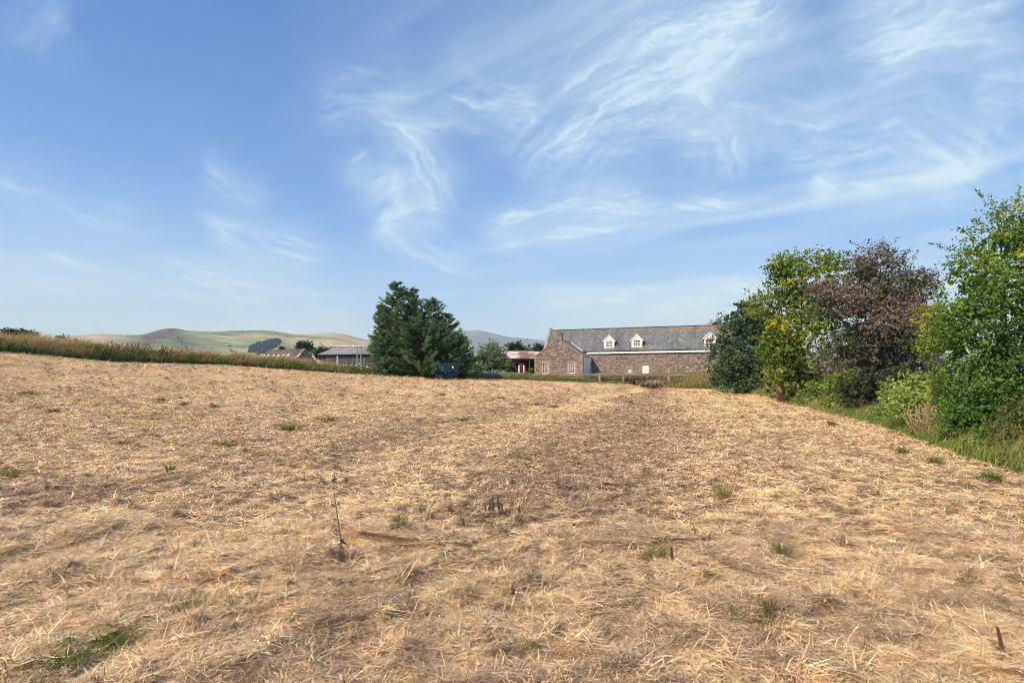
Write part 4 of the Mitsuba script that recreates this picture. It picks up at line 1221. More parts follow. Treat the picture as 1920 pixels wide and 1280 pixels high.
# ------------------------------------------------------------------ trees and shrubs
def crown(lobes, D, dens, leaf, cols, w, seed, gap=.34, spray=1.0, up=.35, jit=.22, depth=1.0, flatn=.5):
    """Leaves in sprays through a few lobes: (column, row, half width, half height, metres further back) each becomes an ellipsoid at its own distance."""
    rng = np.random.default_rng(seed)
    C, A, N, S, K = [], [], [], [], []
    for (px, py, rx, ry, dz) in lobes:
        d = D + dz
        c = P(px, py, d)
        R = np.array([rx / F * d, (rx + ry) / 2 / F * d * depth, ry / F * d])
        area = 4 * np.pi * ((R[0] * R[1]) ** 1.6 / 3 + (R[0] * R[2]) ** 1.6 / 3 + (R[1] * R[2]) ** 1.6 / 3) ** (1 / 1.6)
        n = int(area * dens * 1.75)
        v = nrm(rng.normal(0, 1, (n, 3)))
        core = rng.random(n) < .13
        rad = 1 - .55 * rng.random(n) ** 1.6 + rng.normal(0, .09, n)
        rad = np.where(core, rng.uniform(.1, .75, n), rad)
        p = c + v * R * rad[:, None]
        q = meshkit.fbm(p * (1.0 / spray) * .75, 3, seed)
        keep = ((q > gap) | core) & (p[:, 2] > land(p[:, 0], p[:, 1]) + .05)
        p, v, core = p[keep], v[keep], core[keep]
        n = len(p)
        k = rng.integers(5, 12, n)
        ax = nrm(v * [1, 1, .7] + rng.normal(0, .55, (n, 3)) + [0, 0, up])
        ln = spray * rng.uniform(.25, .6, n)
        i = np.repeat(np.arange(n), k)
        t = rng.random(len(i))
        pos = p[i] + ax[i] * (t * ln[i])[:, None] + rng.normal(0, .09 * spray, (len(i), 3)) * [1, 1, .6]
        dirs = nrm(ax[i] * .6 + rng.normal(0, .6, (len(i), 3)) - [0, 0, .15])
        nn = nrm(rng.normal(0, 1, (len(i), 3)) * (1 - flatn) + v[i] * .45 + np.array([0, 0, flatn * 1.2]))
        tone_ = 1 + jit * 1.4 * (meshkit.fbm(p * .9, 2, seed + 2)[i] - .5) * 2
        sel = meshkit.fbm(p * .55, 2, seed + 3)[i] + rng.normal(0, .1, len(i))
        order = np.cumsum(np.asarray(w, float) / sum(w))
        rank = np.clip((sel - .22) / .56, 0, .999)
        cc = np.asarray(cols)[np.searchsorted(order, rank)]
        C.append(pos), A.append(dirs), N.append(nn), S.append(leaf * 1.12 * rng.uniform(.65, 1.3, len(i)) * np.where(core[i], 1.9, 1))
        K.append(np.clip(cc * (tone_ * (1 + rng.normal(0, jit * .6, len(i))))[:, None], .006, .8))
    C, A, N, S, K = (np.concatenate(x) for x in (C, A, N, S, K))
    return leaves(C, A, N, S, S * .62, np.clip(K * 1.3, 0, .8))


def twigs(lines, D, leaf, cols, seed, per=26):
    """Thin shoots that stick out of a crown, with leaves along them: each line is a row of (column, row, metres back)."""
    rng = np.random.default_rng(seed)
    out, wood = [], []
    for ln in lines:
        p = np.array([P(x, y, D + z) for x, y, z in ln])
        t = np.linspace(0, 1, 14)
        s = np.linspace(0, 1, len(p))
        q = np.stack([np.interp(t, s, p[:, k]) for k in range(3)], 1)
        q[1:-1] += rng.normal(0, leaf * .25, (12, 3))
        wood.append(tube(q, np.linspace(leaf * .16, leaf * .05, 14), 4, (.07, .055, .04)))
        n = int(per * np.linalg.norm(p[-1] - p[0]) / (leaf * 12)) + 8
        k = rng.random(n) * .98
        c = np.stack([np.interp(k, t, q[:, j]) for j in range(3)], 1) + rng.normal(0, 1, (n, 3)) * (leaf * 1.5 * (1.35 - k))[:, None]
        sz = leaf * rng.uniform(.55, 1.1, n)
        out.append(leaves(c, rng.normal(0, 1, (n, 3)) + nrm(p[-1] - p[0]), rng.normal(0, 1, (n, 3)) + [0, 0, 1.2], sz, sz * .6, vary(rng, n, cols, jit=.2)))
    return cat(out), cat(wood)


def limbs(base, lobes, D, r0, seed, col=(.09, .075, .055), n=7):
    """A tapering trunk and the limbs that carry the lobes."""
    rng = np.random.default_rng(seed)
    top = np.mean([P(a, b, D + e) for a, b, c, d, e in lobes], 0)
    top = base + (top - base) * .75
    k = np.linspace(0, 1, 9)[:, None]
    path = base + (top - base) * k + np.sin(k * 3) * rng.normal(0, .15 * r0 * 4, 3) * [1, 1, 0]
    tr = tube(path, np.linspace(r0, r0 * .35, 9) * (1 + .35 * np.exp(-k[:, 0] * 9)), 9, col)
    br = []
    for i in range(n):
        a, b, c, d, e = lobes[i % len(lobes)]
        tip = P(a + rng.uniform(-.6, .6) * c, b - rng.uniform(-.2, .7) * d, D + e + rng.uniform(-.4, .4) * c / F * D)
        s = path[rng.integers(2, 7)]
        m = (s + tip) / 2 + [0, 0, -.08 * np.linalg.norm(tip - s)]
        u = np.linspace(0, 1, 7)[:, None]
        br.append(tube((1 - u) ** 2 * s + 2 * u * (1 - u) * m + u ** 2 * tip, np.linspace(r0 * .42, r0 * .08, 7), 6, col))
    return tr, br


def tree(key, label, base, D, lobes, dens, leaf, cols, w, seed, r0, mat='mat_leaf', shoots=None, catg='tree', group=None, nl=7, **kw):
    k = free(key)
    b = np.array(P(base[0], base[1], D + (base[2] if len(base) > 2 else 0)))
    b[2] = float(land(b[0], b[1])) - .15
    tr, br = limbs(b, lobes, D, r0, seed + 7, n=nl)
    put(k + '__trunk', tr[:2], 'mat_stone', tr[2], True)
    for m in br:
        put(k + '__branch', m[:2], 'mat_stone', m[2], True)
    cr = crown(lobes, D, dens, leaf, cols, w, seed, **kw)
    if shoots:
        a, wd = twigs(shoots, D, leaf, cols, seed + 9)
        cr = cat([cr, a])
        put(k + '__twigs', wd[:2], 'mat_vc', wd[2])
        labels[k + '__twigs'] = {'kind': 'stuff'}
    put(k + '__crown', cr[:2], mat, cr[2])
    tag(k, label, catg, group)
    return len(cr[1])


NT = 0
# the tree at the right-hand edge
NT += tree('broadleaf_tree', 'tall bright green tree at the right edge, the nearest tree of the hedgerow', (1895, 850), 14.5,
           [(1872, 470, 62, 60, .6), (1925, 440, 60, 75, .4), (1835, 520, 62, 48, .2), (1890, 560, 85, 75, 0), (1822, 585, 62, 50, -.3), (1880, 660, 95, 75, -.3), (1800, 660, 62, 48, -.2), (1850, 740, 70, 52, -.6),
            (1960, 540, 90, 130, .6), (1960, 700, 90, 110, .2), (1780, 612, 34, 26, .1)], 19.0, .037,
           [[.07, .14, .04], [.10, .19, .045], [.14, .24, .055], [.20, .30, .06], [.30, .34, .06]], [2, 3.6, 3, 1.6, .7], 201, .17, mat='mat_gloss',
           shoots=[[(1895, 440, .2), (1862, 395, .1), (1828, 353, 0)], [(1880, 430, .3), (1868, 385, .2), (1852, 362, .2)], [(1850, 480, .1), (1800, 472, -.1), (1738, 455, -.2)], [(1845, 500, 0), (1790, 490, 0), (1765, 498, 0)],
                   [(1900, 420, .4), (1905, 385, .4), (1912, 355, .4)], [(1840, 470, .2), (1815, 440, .1), (1795, 425, .1)], [(1860, 440, .2), (1838, 418, .2), (1820, 412, .2)], [(1820, 590, -.3), (1770, 585, -.4), (1718, 570, -.5)],
                   [(1815, 620, -.3), (1760, 605, -.4), (1725, 592, -.5)], [(1890, 425, .3), (1882, 392, .3), (1880, 378, .3)], [(1935, 400, .4), (1925, 375, .4), (1922, 362, .4)]], gap=.455, spray=.62, up=.2)
NT += tree('yellow_branch', 'yellow-leaved branch of the right-hand tree, on an added stem before the copper beech', (1752, 760), 16.5,  # a branch of the right-hand tree, built apart on an added thin stem
           [(1752, 596, 30, 22, 0), (1770, 640, 32, 32, .2), (1740, 650, 18, 22, 0)], 16, .045, [[.34, .33, .04], [.24, .27, .04], [.16, .22, .04]], [3, 3, 2], 206, .018, catg='shrub', nl=4, gap=.3, spray=.5,
           shoots=[[(1752, 600, 0), (1730, 585, 0), (1708, 577, 0)], [(1750, 620, 0), (1728, 612, 0), (1715, 610, 0)]])
# copper beech
NT += tree('copper_beech', 'purple-brown copper beech in the middle of the hedgerow', (1640, 768), 34,
           [(1630, 545, 72, 58, 0), (1690, 560, 62, 58, .5), (1575, 575, 55, 55, -.4), (1640, 500, 52, 36, .6), (1640, 620, 88, 66, -.8), (1715, 630, 52, 62, .2), (1590, 650, 56, 50, -.6), (1650, 690, 78, 48, -.6), (1730, 545, 32, 34, .6),
            (1540, 540, 26, 18, -.4), (1612, 728, 48, 34, -.8), (1725, 690, 40, 42, 0), (1650, 735, 62, 26, -.6), (1578, 690, 46, 50, .8), (1700, 700, 56, 50, .9), (1640, 650, 90, 70, 1.2)], 6.6, .068,
           [[.075, .125, .055], [.11, .14, .07], [.14, .125, .10], [.18, .15, .135], [.25, .18, .165]], [3, 3, 2.6, 2.8, 1.2], 211, .26, mat='mat_gloss',
           shoots=[[(1630, 490, .4), (1615, 465, .4), (1592, 452, .4)], [(1640, 480, .5), (1632, 460, .5), (1628, 446, .5)], [(1655, 490, .5), (1662, 465, .5), (1682, 452, .5)], [(1700, 520, .5), (1712, 490, .5), (1722, 468, .5)],
                   [(1730, 540, .5), (1745, 520, .5), (1760, 512, .5)], [(1610, 490, .3), (1590, 475, .3), (1570, 470, .3)], [(1550, 545, -.4), (1515, 538, -.5), (1488, 536, -.5)], [(1650, 480, .5), (1652, 462, .5), (1658, 448, .5)],
                   [(1690, 500, .5), (1700, 478, .5), (1708, 462, .5)]], gap=.455, spray=1.2, up=.25)
# yellow-green tree
NT += tree('lime_green_tree', 'yellow-green tree between the dark tree and the copper beech', (1500, 758), 42,
           [(1480, 560, 52, 52, 0), (1460, 615, 44, 46, -.4), (1500, 512, 46, 38, .5), (1462, 505, 24, 24, .2), (1500, 640, 52, 56, -.6), (1450, 655, 30, 30, -.5), (1535, 580, 48, 60, .5), (1478, 690, 42, 34, -.6), (1525, 700, 46, 38, -.2), (1555, 505, 34, 30, 1.0), (1420, 575, 16, 20, 0), (1500, 726, 46, 22, -.6)],
           3.4, .10, [[.09, .15, .035], [.14, .21, .04], [.21, .28, .05], [.31, .34, .055], [.45, .37, .04]], [2.2, 3, 3.2, 1.8, .6], 221, .26,
           shoots=[[(1462, 500, .2), (1450, 485, .2), (1438, 488, .2)], [(1500, 490, .5), (1498, 475, .5), (1490, 468, .5)], [(1520, 490, .6), (1530, 475, .6), (1545, 468, .6)], [(1560, 490, 1), (1568, 478, 1), (1580, 474, 1)], [(1480, 500, .4), (1474, 486, .4), (1468, 480, .4)]], gap=.44, spray=1.4, up=.2)
# the dark tree by the house
NT += tree('dark_green_tree', 'dark green rounded tree at the far end of the hedgerow beside the house', (1395, 735), 60,
           [(1388, 605, 34, 36, 0), (1402, 580, 24, 22, .4), (1366, 632, 32, 30, -.4), (1410, 640, 36, 46, .3), (1362, 675, 36, 30, -.6), (1395, 690, 46, 34, -.8), (1350, 700, 28, 22, -.6), (1425, 690, 34, 36, .2), (1436, 610, 24, 34, .8), (1385, 718, 42, 16, -.8), (1424, 722, 28, 14, 0)],
           2.2, .14, [[.06, .105, .06], [.085, .14, .075], [.115, .175, .09], [.14, .19, .08]], [3, 4, 2.4, 1], 231, .3, gap=.40, spray=1.8, up=.1)
# the big conifer


def conifer():
    rng = np.random.default_rng(241)
    K, D = 'big_conifer', 82.0
    stems = [(744, 531, 47, 0), (716, 574, 26, .8), (772, 544, 50, -.8), (806, 562, 50, -.4), (836, 590, 44, .4), (860, 628, 30, 0), (722, 610, 32, -1.6), (785, 600, 72, -2.4)]
    S, A, N, L, Wd, C = [], [], [], [], [], []
    bm = []
    for si, (px, py, rpx, dz) in enumerate(stems):
        tip = P(px, py, D + dz)
        base = np.array([tip[0] * .985 + (.4 if si else 0), tip[1], float(land(tip[0], tip[1])) - .2])
        if si == 0:
            base0 = base
        H = tip[2] - base[2]
        R = rpx / F * D
        m = tube(base + (tip - base) * np.linspace(0, 1, 8)[:, None], np.linspace(.24, .03, 8), 7, (.085, .065, .05))
        put(f'{K}__trunk', m[:2], 'mat_stone', m[2], True)
        nb = int(H * 13)
        for i in range(nb):
            f = 1 - ((i + rng.random()) / nb) ** .85                 # 1 at the base
            h = H * (1 - f)
            r = R * np.clip(1.25 * f ** .62, .05, 1) * rng.uniform(.65, 1.18) + .3
            if h < .8:
                r *= .9
            a = rng.uniform(0, 2 * np.pi)
            o = np.array([math.cos(a), math.sin(a), 0])
            root = base + (tip - base) * (h / H)
            lift = rng.uniform(.15, .5) * (1 if f < .6 else .3)
            t = np.linspace(0, 1, 6)[:, None]
            path = root + o * r * t + np.array([0, 0, 1.0]) * (r * (lift * t ** 1.6 - .08 * np.sin(t * 3)))
            if i % 3 == 0:
                bm.append(tube(path, np.linspace(.05, .015, 6), 4, (.07, .055, .04)))
            k = int(12 + r * 21)
            u = rng.random(k) ** .6
            c = np.stack([np.interp(u, t[:, 0], path[:, j]) for j in range(3)], 1)
            fan = rng.normal(0, .55, k) * (1.2 - .6 * u)
            d = np.stack([np.cos(a + fan), np.sin(a + fan), .28 + rng.normal(0, .22, k)], 1)
            ln = rng.uniform(.16, .36, k) * (1.15 - .3 * u)
            c = c + nrm(d) * ln[:, None] * .7 + rng.normal(0, .1, (k, 3))
            S.append(c), A.append(d), L.append(ln), Wd.append(ln * rng.uniform(.22, .42, k))
            N.append(np.stack([rng.normal(0, .45, k), rng.normal(0, .45, k), np.ones(k)], 1))
            right = np.clip((px - 775) / 60, 0, 1) * np.clip(f, 0, 1)
            g = np.array([.10, .175, .082]) * (1 - right) + np.array([.125, .215, .085]) * right
            cc = g * 1.3 * (rng.uniform(.7, 1.35) * (1 + rng.normal(0, .2, k)) * (.8 + .5 * u))[:, None]
            C.append(np.clip(np.where(((u < .42) & (rng.random(k) < .4))[:, None], np.array([.13, .09, .065]) * rng.uniform(.6, 1.3, (k, 1)), cc), .004, .5))
    m = cat(bm)
    put(f'{K}__branch', m[:2], 'mat_vc', m[2])
    cr = leaves(*(np.concatenate(x) for x in (S, A, N, L, Wd, C)))
    put(f'{K}__crown', cr[:2], 'mat_leaf', cr[2])
    tag(K, 'big dark blue-green conifer with several tops in the middle of the view', 'tree')
    return len(cr[1])


NT += conifer()
# hedge shrubs on the right
GB = [[.17, .25, .06], [.27, .36, .10], [.36, .43, .14], [.42, .46, .16]]
NT += tree('lime_shrub', 'pale lime-green shrub mound in front of the right-hand tree', (1722, 800), 18.5,
           [(1722, 735, 52, 38, 0), (1770, 722, 44, 38, .2), (1690, 758, 30, 28, -.2), (1755, 760, 46, 34, -.4), (1712, 772, 40, 24, -.5)], 16, .04, GB, [2, 3, 3, 1.4], 251, .05, catg='shrub', nl=6, gap=.3, spray=.5)
NT += tree('glossy_shrub', 'dark glossy beech shrub under the right-hand tree', (1835, 815), 13.6,
           [(1830, 762, 52, 42, 0), (1872, 745, 50, 48, .3), (1800, 785, 34, 26, -.1), (1855, 792, 42, 24, -.2)], 22, .034, [[.05, .115, .03], [.07, .15, .035], [.10, .19, .04], [.035, .08, .025]], [3, 3, 1.2, 2], 261, .05, mat='mat_gloss', catg='shrub', nl=6, gap=.36, spray=.45)
NT += tree('weedy_shrub', 'mixed yellowing weeds and shrub at the right edge of the picture', (1898, 840), 11.6,
           [(1900, 805, 36, 34, 0), (1880, 828, 26, 18, -.1), (1928, 790, 34, 42, .2), (1905, 768, 24, 20, 0), (1945, 840, 40, 30, 0)], 26, .026, [[.16, .19, .06], [.11, .15, .04], [.30, .26, .09], [.24, .24, .08], [.22, .14, .07]], [3, 3, 1.4, 2, .8], 266, .03, catg='shrub', nl=5, gap=.34, spray=.35,
           shoots=[[(1895, 780, 0), (1885, 755, 0), (1878, 735, 0)], [(1905, 790, 0), (1915, 760, 0), (1905, 738, 0)]])
NT += tree('dark_shrub', 'blackish-green shrub at the foot of the copper beech', (1622, 772), 27,
           [(1618, 722, 34, 32, 0), (1650, 735, 28, 28, .2), (1600, 745, 20, 20, -.2)], 7, .07, [[.05, .065, .035], [.035, .05, .03], [.07, .085, .045]], [3, 3, 1.5], 271, .06, catg='shrub', nl=5, gap=.34, spray=.8)
NT += tree('light_shrub', 'light green shrub left of the blackish shrub under the copper beech', (1572, 762), 30,
           [(1572, 722, 28, 24, 0), (1590, 700, 18, 16, .3), (1556, 740, 18, 16, -.2)], 7, .07, [[.17, .24, .05], [.12, .18, .04], [.21, .27, .07]], [3, 3, 1.5], 276, .05, catg='shrub', nl=4, gap=.32, spray=.8)
NT += tree('olive_shrub', 'grey-green shrub at the foot of the yellow-green tree', (1458, 738), 47,
           [(1456, 712, 20, 17, 0), (1472, 722, 16, 13, .2), (1440, 724, 14, 11, 0)], 4, .11, [[.15, .19, .075], [.11, .15, .055]], [3, 3], 281, .05, catg='shrub', nl=4, gap=.3, spray=1.1)
NT += tree('light_shrub', 'bright green shrub between the blackish shrub and the lime shrub', (1668, 790), 23,
           [(1668, 742, 20, 22, 0), (1655, 765, 18, 16, -.1), (1685, 770, 18, 18, 0)], 9, .055, [[.16, .25, .06], [.21, .31, .08]], [3, 3], 283, .04, catg='shrub', nl=4, gap=.33, spray=.6)
NT += tree('hedge_shrub', 'low mid-green shrub filling the gap between the yellow-green tree and the light green shrub', (1535, 762), 37, [(1535, 738, 26, 18, 0), (1512, 748, 18, 11, -.2), (1556, 752, 16, 10, -.2)], 6, .085, [[.10, .17, .05], [.15, .23, .06], [.19, .26, .08]], [3, 3, 1.5], 285, .04, catg='shrub', nl=4, gap=.32, spray=.8)
NT += tree('hedge_shrub', 'fresh green shrub between the lime-green shrub and the dark glossy shrub', (1790, 815), 15.8, [(1790, 778, 30, 26, 0), (1772, 795, 22, 16, -.1)], 22, .036, [[.12, .21, .045], [.17, .28, .06], [.24, .33, .09]], [2, 3, 2], 287, .03, catg='shrub', nl=4, gap=.33, spray=.45)
for px, py, D, lab in ((1806, 822, 13.6, 'low green bramble mound at the field edge under the dark glossy shrub'), (1856, 846, 12.2, 'low green bramble mound at the field edge beside the yellowing weeds'), (1655, 792, 21.3, 'low green bramble mound at the field edge left of the lime-green shrub'), (1598, 774, 27, 'low green bramble mound at the field edge below the blackish shrub'), (1556, 766, 31.5, 'low green bramble mound at the field edge below the light green shrub')):
    s_ = 14 / D
    NT += tree('bramble', lab, (px, py), D, [(px, py - 20 * s_, 30 * s_, 20 * s_, 0), (px + 24 * s_, py - 12 * s_, 22 * s_, 14 * s_, .1), (px - 22 * s_, py - 10 * s_, 20 * s_, 12 * s_, -.1)], 26 * s_ ** 1.2, .032 / s_ ** .75, [[.11, .19, .045], [.15, .25, .06], [.20, .28, .08], [.10, .15, .05]], [3, 3, 2, 2], int(600 + px), .02, catg='bramble', nl=3, gap=.33, spray=.4 / s_ ** .6)
# behind the field
FARG = [[.06, .085, .035], [.045, .07, .03], [.085, .11, .045]]
NT += tree('round_bush', 'grey-green bushy willow between the conifer and the open shed', (918, 700), 97,
           [(918, 668, 24, 20, 0), (902, 678, 16, 16, -.5), (935, 680, 18, 16, .4), (926, 655, 12, 9, 0), (950, 688, 14, 10, -.6), (890, 690, 10, 9, 0)], 1.3, .19, [[.11, .16, .07], [.15, .21, .09], [.19, .25, .11]], [3, 3, 2], 291, .15, catg='bush', gap=.34, spray=2.2)
NT += tree('green_bush', 'small bright green bush at the left corner of the stone house', (995, 700), 100, [(996, 693, 5, 5, 0), (991, 697, 4, 3, 0)], 2.2, .13, [[.10, .19, .03], [.13, .22, .04]], [1, 1], 293, .05, catg='bush', nl=3, gap=.25, spray=1.2)
NT += tree('pale_bush', 'small pale green arching bush right of the conifer', (903, 700), 90, [(900, 692, 9, 6, 0)], 2.4, .12, [[.19, .24, .07], [.24, .28, .1]], [1, 1], 294, .05, catg='bush', nl=3, gap=.25, spray=1.2)
for px, py, rx, ry, D, lab in ((967, 652, 14, 8, 150, 'dark round tree behind the rusty shed roof'), (989, 656, 7, 5, 190, 'small far tree between the round tree and the stone house gable'), (1012, 654, 9, 7, 150, 'dark tree half hidden by the stone house gable'),
                               (571, 650, 16, 9, 215, 'dark tree behind the old farm building gable'), (604, 660, 12, 8, 190, 'dark bushy tree between the old farm building and the grey barn'), (529, 654, 4, 3, 240, 'tiny far tree showing over the old farm roof'),
                               (18, 627, 12, 9, 190, 'dark far tree at the left edge, first of the three above the bank'), (40, 626, 14, 9, 195, 'dark far tree above the left bank, middle one of the three'), (60, 629, 9, 9, 195, 'dark far tree above the left bank, right one of the three'),
                               (1346, 607, 8, 7, 130, 'light green tree top showing behind the slate roof'), (112, 638, 9, 8, 120, 'small lone bush on the skyline left of the hills')):
    dark = D > 140
    NT += tree('far_tree', lab, (px, 700), D, [(px, py, rx * .8, ry, 0), (px - rx * .55, py + 2, rx * .5, ry * .8, 0), (px + rx * .55, py + 2, rx * .5, ry * .75, .5), (px, py + ry * .9, rx * .7, ry * .8, 0)], 1.0 if D > 140 else 1.8, .33 if D > 140 else .2,
               FARG if dark else [[.10, .15, .045], [.075, .115, .035], [.14, .19, .06]], [3, 3, 2], int(300 + px), .2, catg='tree', nl=4, gap=.36, spray=2.8)


# ------------------------------------------------------------------ weeds on the verge, tufts and stalks on the field
def weed(key, label, base, h, n, cols, tops, seed, spread=.35, leafn=10, leaf=.1, top_len=.35, group=None, catg='weed', thick=.008, mat='mat_vc'):
    rng = np.random.default_rng(seed)
    k = free(key)
    stems, lv, hd = [], [], []
    for i in range(n):
        b = base + np.r_[rng.normal(0, spread * .45, 2), -.03]
        e = b + np.r_[rng.normal(0, spread * .5, 2), h * rng.uniform(.7, 1.05)]
        t = np.linspace(0, 1, 6)[:, None]
        path = b + (e - b) * t + np.sin(t * 3) * rng.normal(0, .04, 3) * h * [1, 1, 0]
        stems.append(tube(path, np.linspace(thick, thick * .5, 6), 5, vary(rng, 1, cols[:1])[0]))
        m = leafn
        u = rng.random(m) * (1 - top_len)
        c = np.stack([np.interp(u, t[:, 0], path[:, j]) for j in range(3)], 1)
        a = np.stack([rng.normal(0, 1, m), rng.normal(0, 1, m), rng.uniform(-.2, .8, m)], 1)
        s = leaf * rng.uniform(.6, 1.3, m)
        lv.append(leaves(c + nrm(a) * s[:, None], a, rng.normal(0, .4, (m, 3)) + [0, 0, 1], s, s * .38, vary(rng, m, cols[1:], jit=.2)))
        m = int(26 * top_len / .35)
        u = 1 - rng.random(m) * top_len
        c = np.stack([np.interp(u, t[:, 0], path[:, j]) for j in range(3)], 1) + rng.normal(0, thick * 2.2, (m, 3))
        s = rng.uniform(.5, 1.2, m) * max(thick * 3.2, .012)
        hd.append(leaves(c, rng.normal(0, 1, (m, 3)) + [0, 0, 1], rng.normal(0, 1, (m, 3)), s, s * .6, vary(rng, m, tops, jit=.2)))
    for nm, q, mt in (('stem', stems, 'mat_vc'), ('leaf', lv, 'mat_leaf'), ('seed_head', hd, 'mat_vc')):
        q = cat(q)
        put(f'{k}__{nm}', q[:2], mt, q[2])
        if nm != 'stem':
            labels[f'{k}__{nm}'] = {'kind': 'stuff'}
    return tag(k, label, catg, group)


rngw = np.random.default_rng(401)
RED = [[.13, .07, .05], [.10, .055, .045], [.16, .09, .06]]
for i, px in enumerate((152, 172, 198, 219, 240, 246, 262, 285, 297, 312, 330, 348)):
    e = np.array([(q[0], q[1], q[2]) for q in EDGE[:14]])
    D = np.interp(px, e[:, 0], e[:, 2]) + 1.0 + rngw.uniform(-.4, .8)
    b = P(px, 700, D)
    b[2] = float(land(b[0], b[1]))
    red = i % 3 == 1
    word = ['leftmost', 'second', 'third', 'fourth', 'fifth', 'sixth', 'seventh', 'rightmost'][i - (i + 1) // 3] if not red else ['leftmost', 'second', 'third', 'rightmost'][i // 3]
    if red:
        weed('dock_plant', f'reddish-brown seeding dock in the left verge, {word} of the four reddish ones', b, 1.45, 9, [[.12, .07, .05], [.14, .09, .055], [.10, .10, .04]], RED, 410 + i, .9, 14, .13, .55, 'reddish docks in the left verge', 'dock plant', .02)
    else:
        weed('nettle_clump', f'dark green upright nettle clump in the left verge, {word} of eight', b, 1.95, 13, [[.08, .11, .04], [.075, .14, .04], [.06, .12, .035], [.11, .17, .05]], [[.07, .09, .03], [.09, .09, .04]], 430 + i, 1.0, 26, .15, .3, 'green nettle clumps in the left verge', 'nettles', .018)
for i, (px, D) in enumerate(((655, 79.5), (690, 81), (703, 80.5), (673, 103))):
    b = P(px, 700, D)
    b[2] = float(land(b[0], b[1]))
    weed('hogweed', ['white flowering hogweed in rough grass below the paired grey poles', 'white flowering hogweed at the left foot of the conifer', 'white flowering hogweed close against the conifer', 'tall white hogweed at the base of the grey barn poles'][i], b, 1.3 if D < 100 else 2.3, 5, [[.10, .12, .04], [.07, .12, .03], [.09, .14, .04]], [[.7, .7, .62], [.6, .62, .5]], 450 + i, .8, 14, .16, .12, 'white hogweed before the grey barn', 'hogweed', .04)
for nm, lab, px, D, h, n, sp in (('dead_weed_patch', 'tall dry brown dead weeds beside the lime-green shrub', 1737, 16.3, 1.0, 40, .42), ('dead_weed_patch', 'pale dry dead weeds at the foot of the yellow-green tree', 1478, 42.5, 1.5, 50, 1.0),
                                 ('dead_weed_patch', 'heap of brown cut weeds before the low wall', 1222, 85.5, .9, 60, 1.9), ('dead_weed_patch', 'brown dead branches heaped against the low wall under the white door', 1200, 86.5, 1.15, 60, 1.5)):
    b = P(px, 800, D)
    b[2] = float(land(b[0], b[1]))
    dk = px in (1200,)
    weed(nm, lab, b, h, n, [[.10, .07, .05] if dk else [.45, .36, .26], [.12, .08, .05] if dk else [.48, .39, .27], [.30, .2, .12]], [[.14, .09, .06]] if dk else [[.46, .36, .25], [.38, .29, .2]], 460 + px, sp, 16, .05 if D < 20 else .14, .5, None, 'dead weeds', .006 if D < 20 else .03)


def tuft(label, px, py, r, h, n, cols, seed, group=None, catg='grass tuft'):
    rng = np.random.default_rng(seed)
    g = ground_at(px, py)
    k = free('grass_tuft')
    d = rng.normal(0, 1, (n, 2))
    rad = np.minimum(np.abs(rng.normal(0, .45, n)), 1)
    x, y = g[0] + nrm(d)[:, 0] * rad * r, g[1] + nrm(d)[:, 1] * rad * r
    b = np.stack([x, y, field_z(x, y)], 1)
    c0 = vary(rng, n, np.asarray(cols) * .75, jit=.2)
    m = blades(b, nrm(d), h * rng.uniform(.5, 1.1, n), np.full(n, .005 * max(1, g[1] / 6)) * rng.uniform(.6, 1.3, n), rng.uniform(.3, 1.3, n), c0, vary(rng, n, cols, jit=.25), rng)
    put(k, m[:2], 'mat_leaf', m[2])
    tag(k, label, catg, group)


VG, OG, YG = [[.12, .24, .03], [.16, .30, .04], [.10, .18, .03]], [[.20, .21, .06], [.28, .26, .09], [.40, .32, .16]], [[.24, .30, .06], [.34, .36, .1], [.45, .38, .18]]
tuft('bright green grass tuft near the right-hand hedge foot', 1856, 905, .16, .24, 260, VG, 501)
tuft('green and straw grass tuft left of the dark dock stumps', 748, 1004, .17, .18, 260, OG + VG[:1], 502)
tuft('green grass tuft at the lower left, beneath the tall straws', 208, 1212, .15, .14, 420, OG + VG[:2], 503)
tuft('low green grass patch in the bottom left corner', 125, 1258, .34, .11, 900, VG + OG[:1], 504)
tuft('yellow-green grass tuft in the middle distance left of centre', 541, 806, .35, .3, 300, YG, 505)
tuft('small bright green grass tuft in the left half of the field', 318, 888, .1, .22, 120, VG, 506)
tuft('yellow-green grass tuft right of the brown strip', 1357, 940, .13, .22, 160, YG, 507)
tuft('straw and green grass tuft in the right foreground', 1466, 1046, .2, .17, 260, OG, 508)
tuft('green and brown grass tuft beside the dark dock stump', 1228, 1060, .1, .22, 200, YG + OG[:1], 509)
tuft('pale grass tuft at the edge of the field by the lime shrub', 1752, 872, .25, .22, 240, YG + OG, 510)
tuft('dark olive grass tuft at the left edge of the field', 20, 895, .35, .16, 300, OG + [[.14, .14, .05]], 511)
tuft('olive grass tuft in the lower left centre', 360, 1142, .26, .13, 360, OG, 512)
tuft('olive grass tuft in the lower right centre', 1440, 1165, .2, .15, 300, OG, 513)
tuft('dark olive grass tuft far out on the left of the field', 50, 740, .55, .22, 220, OG + [[.12, .12, .05]], 514)
tuft('straw coloured grass tuft in the centre foreground', 668, 1132, .16, .11, 260, [[.5, .38, .2], [.42, .3, .16]], 515)
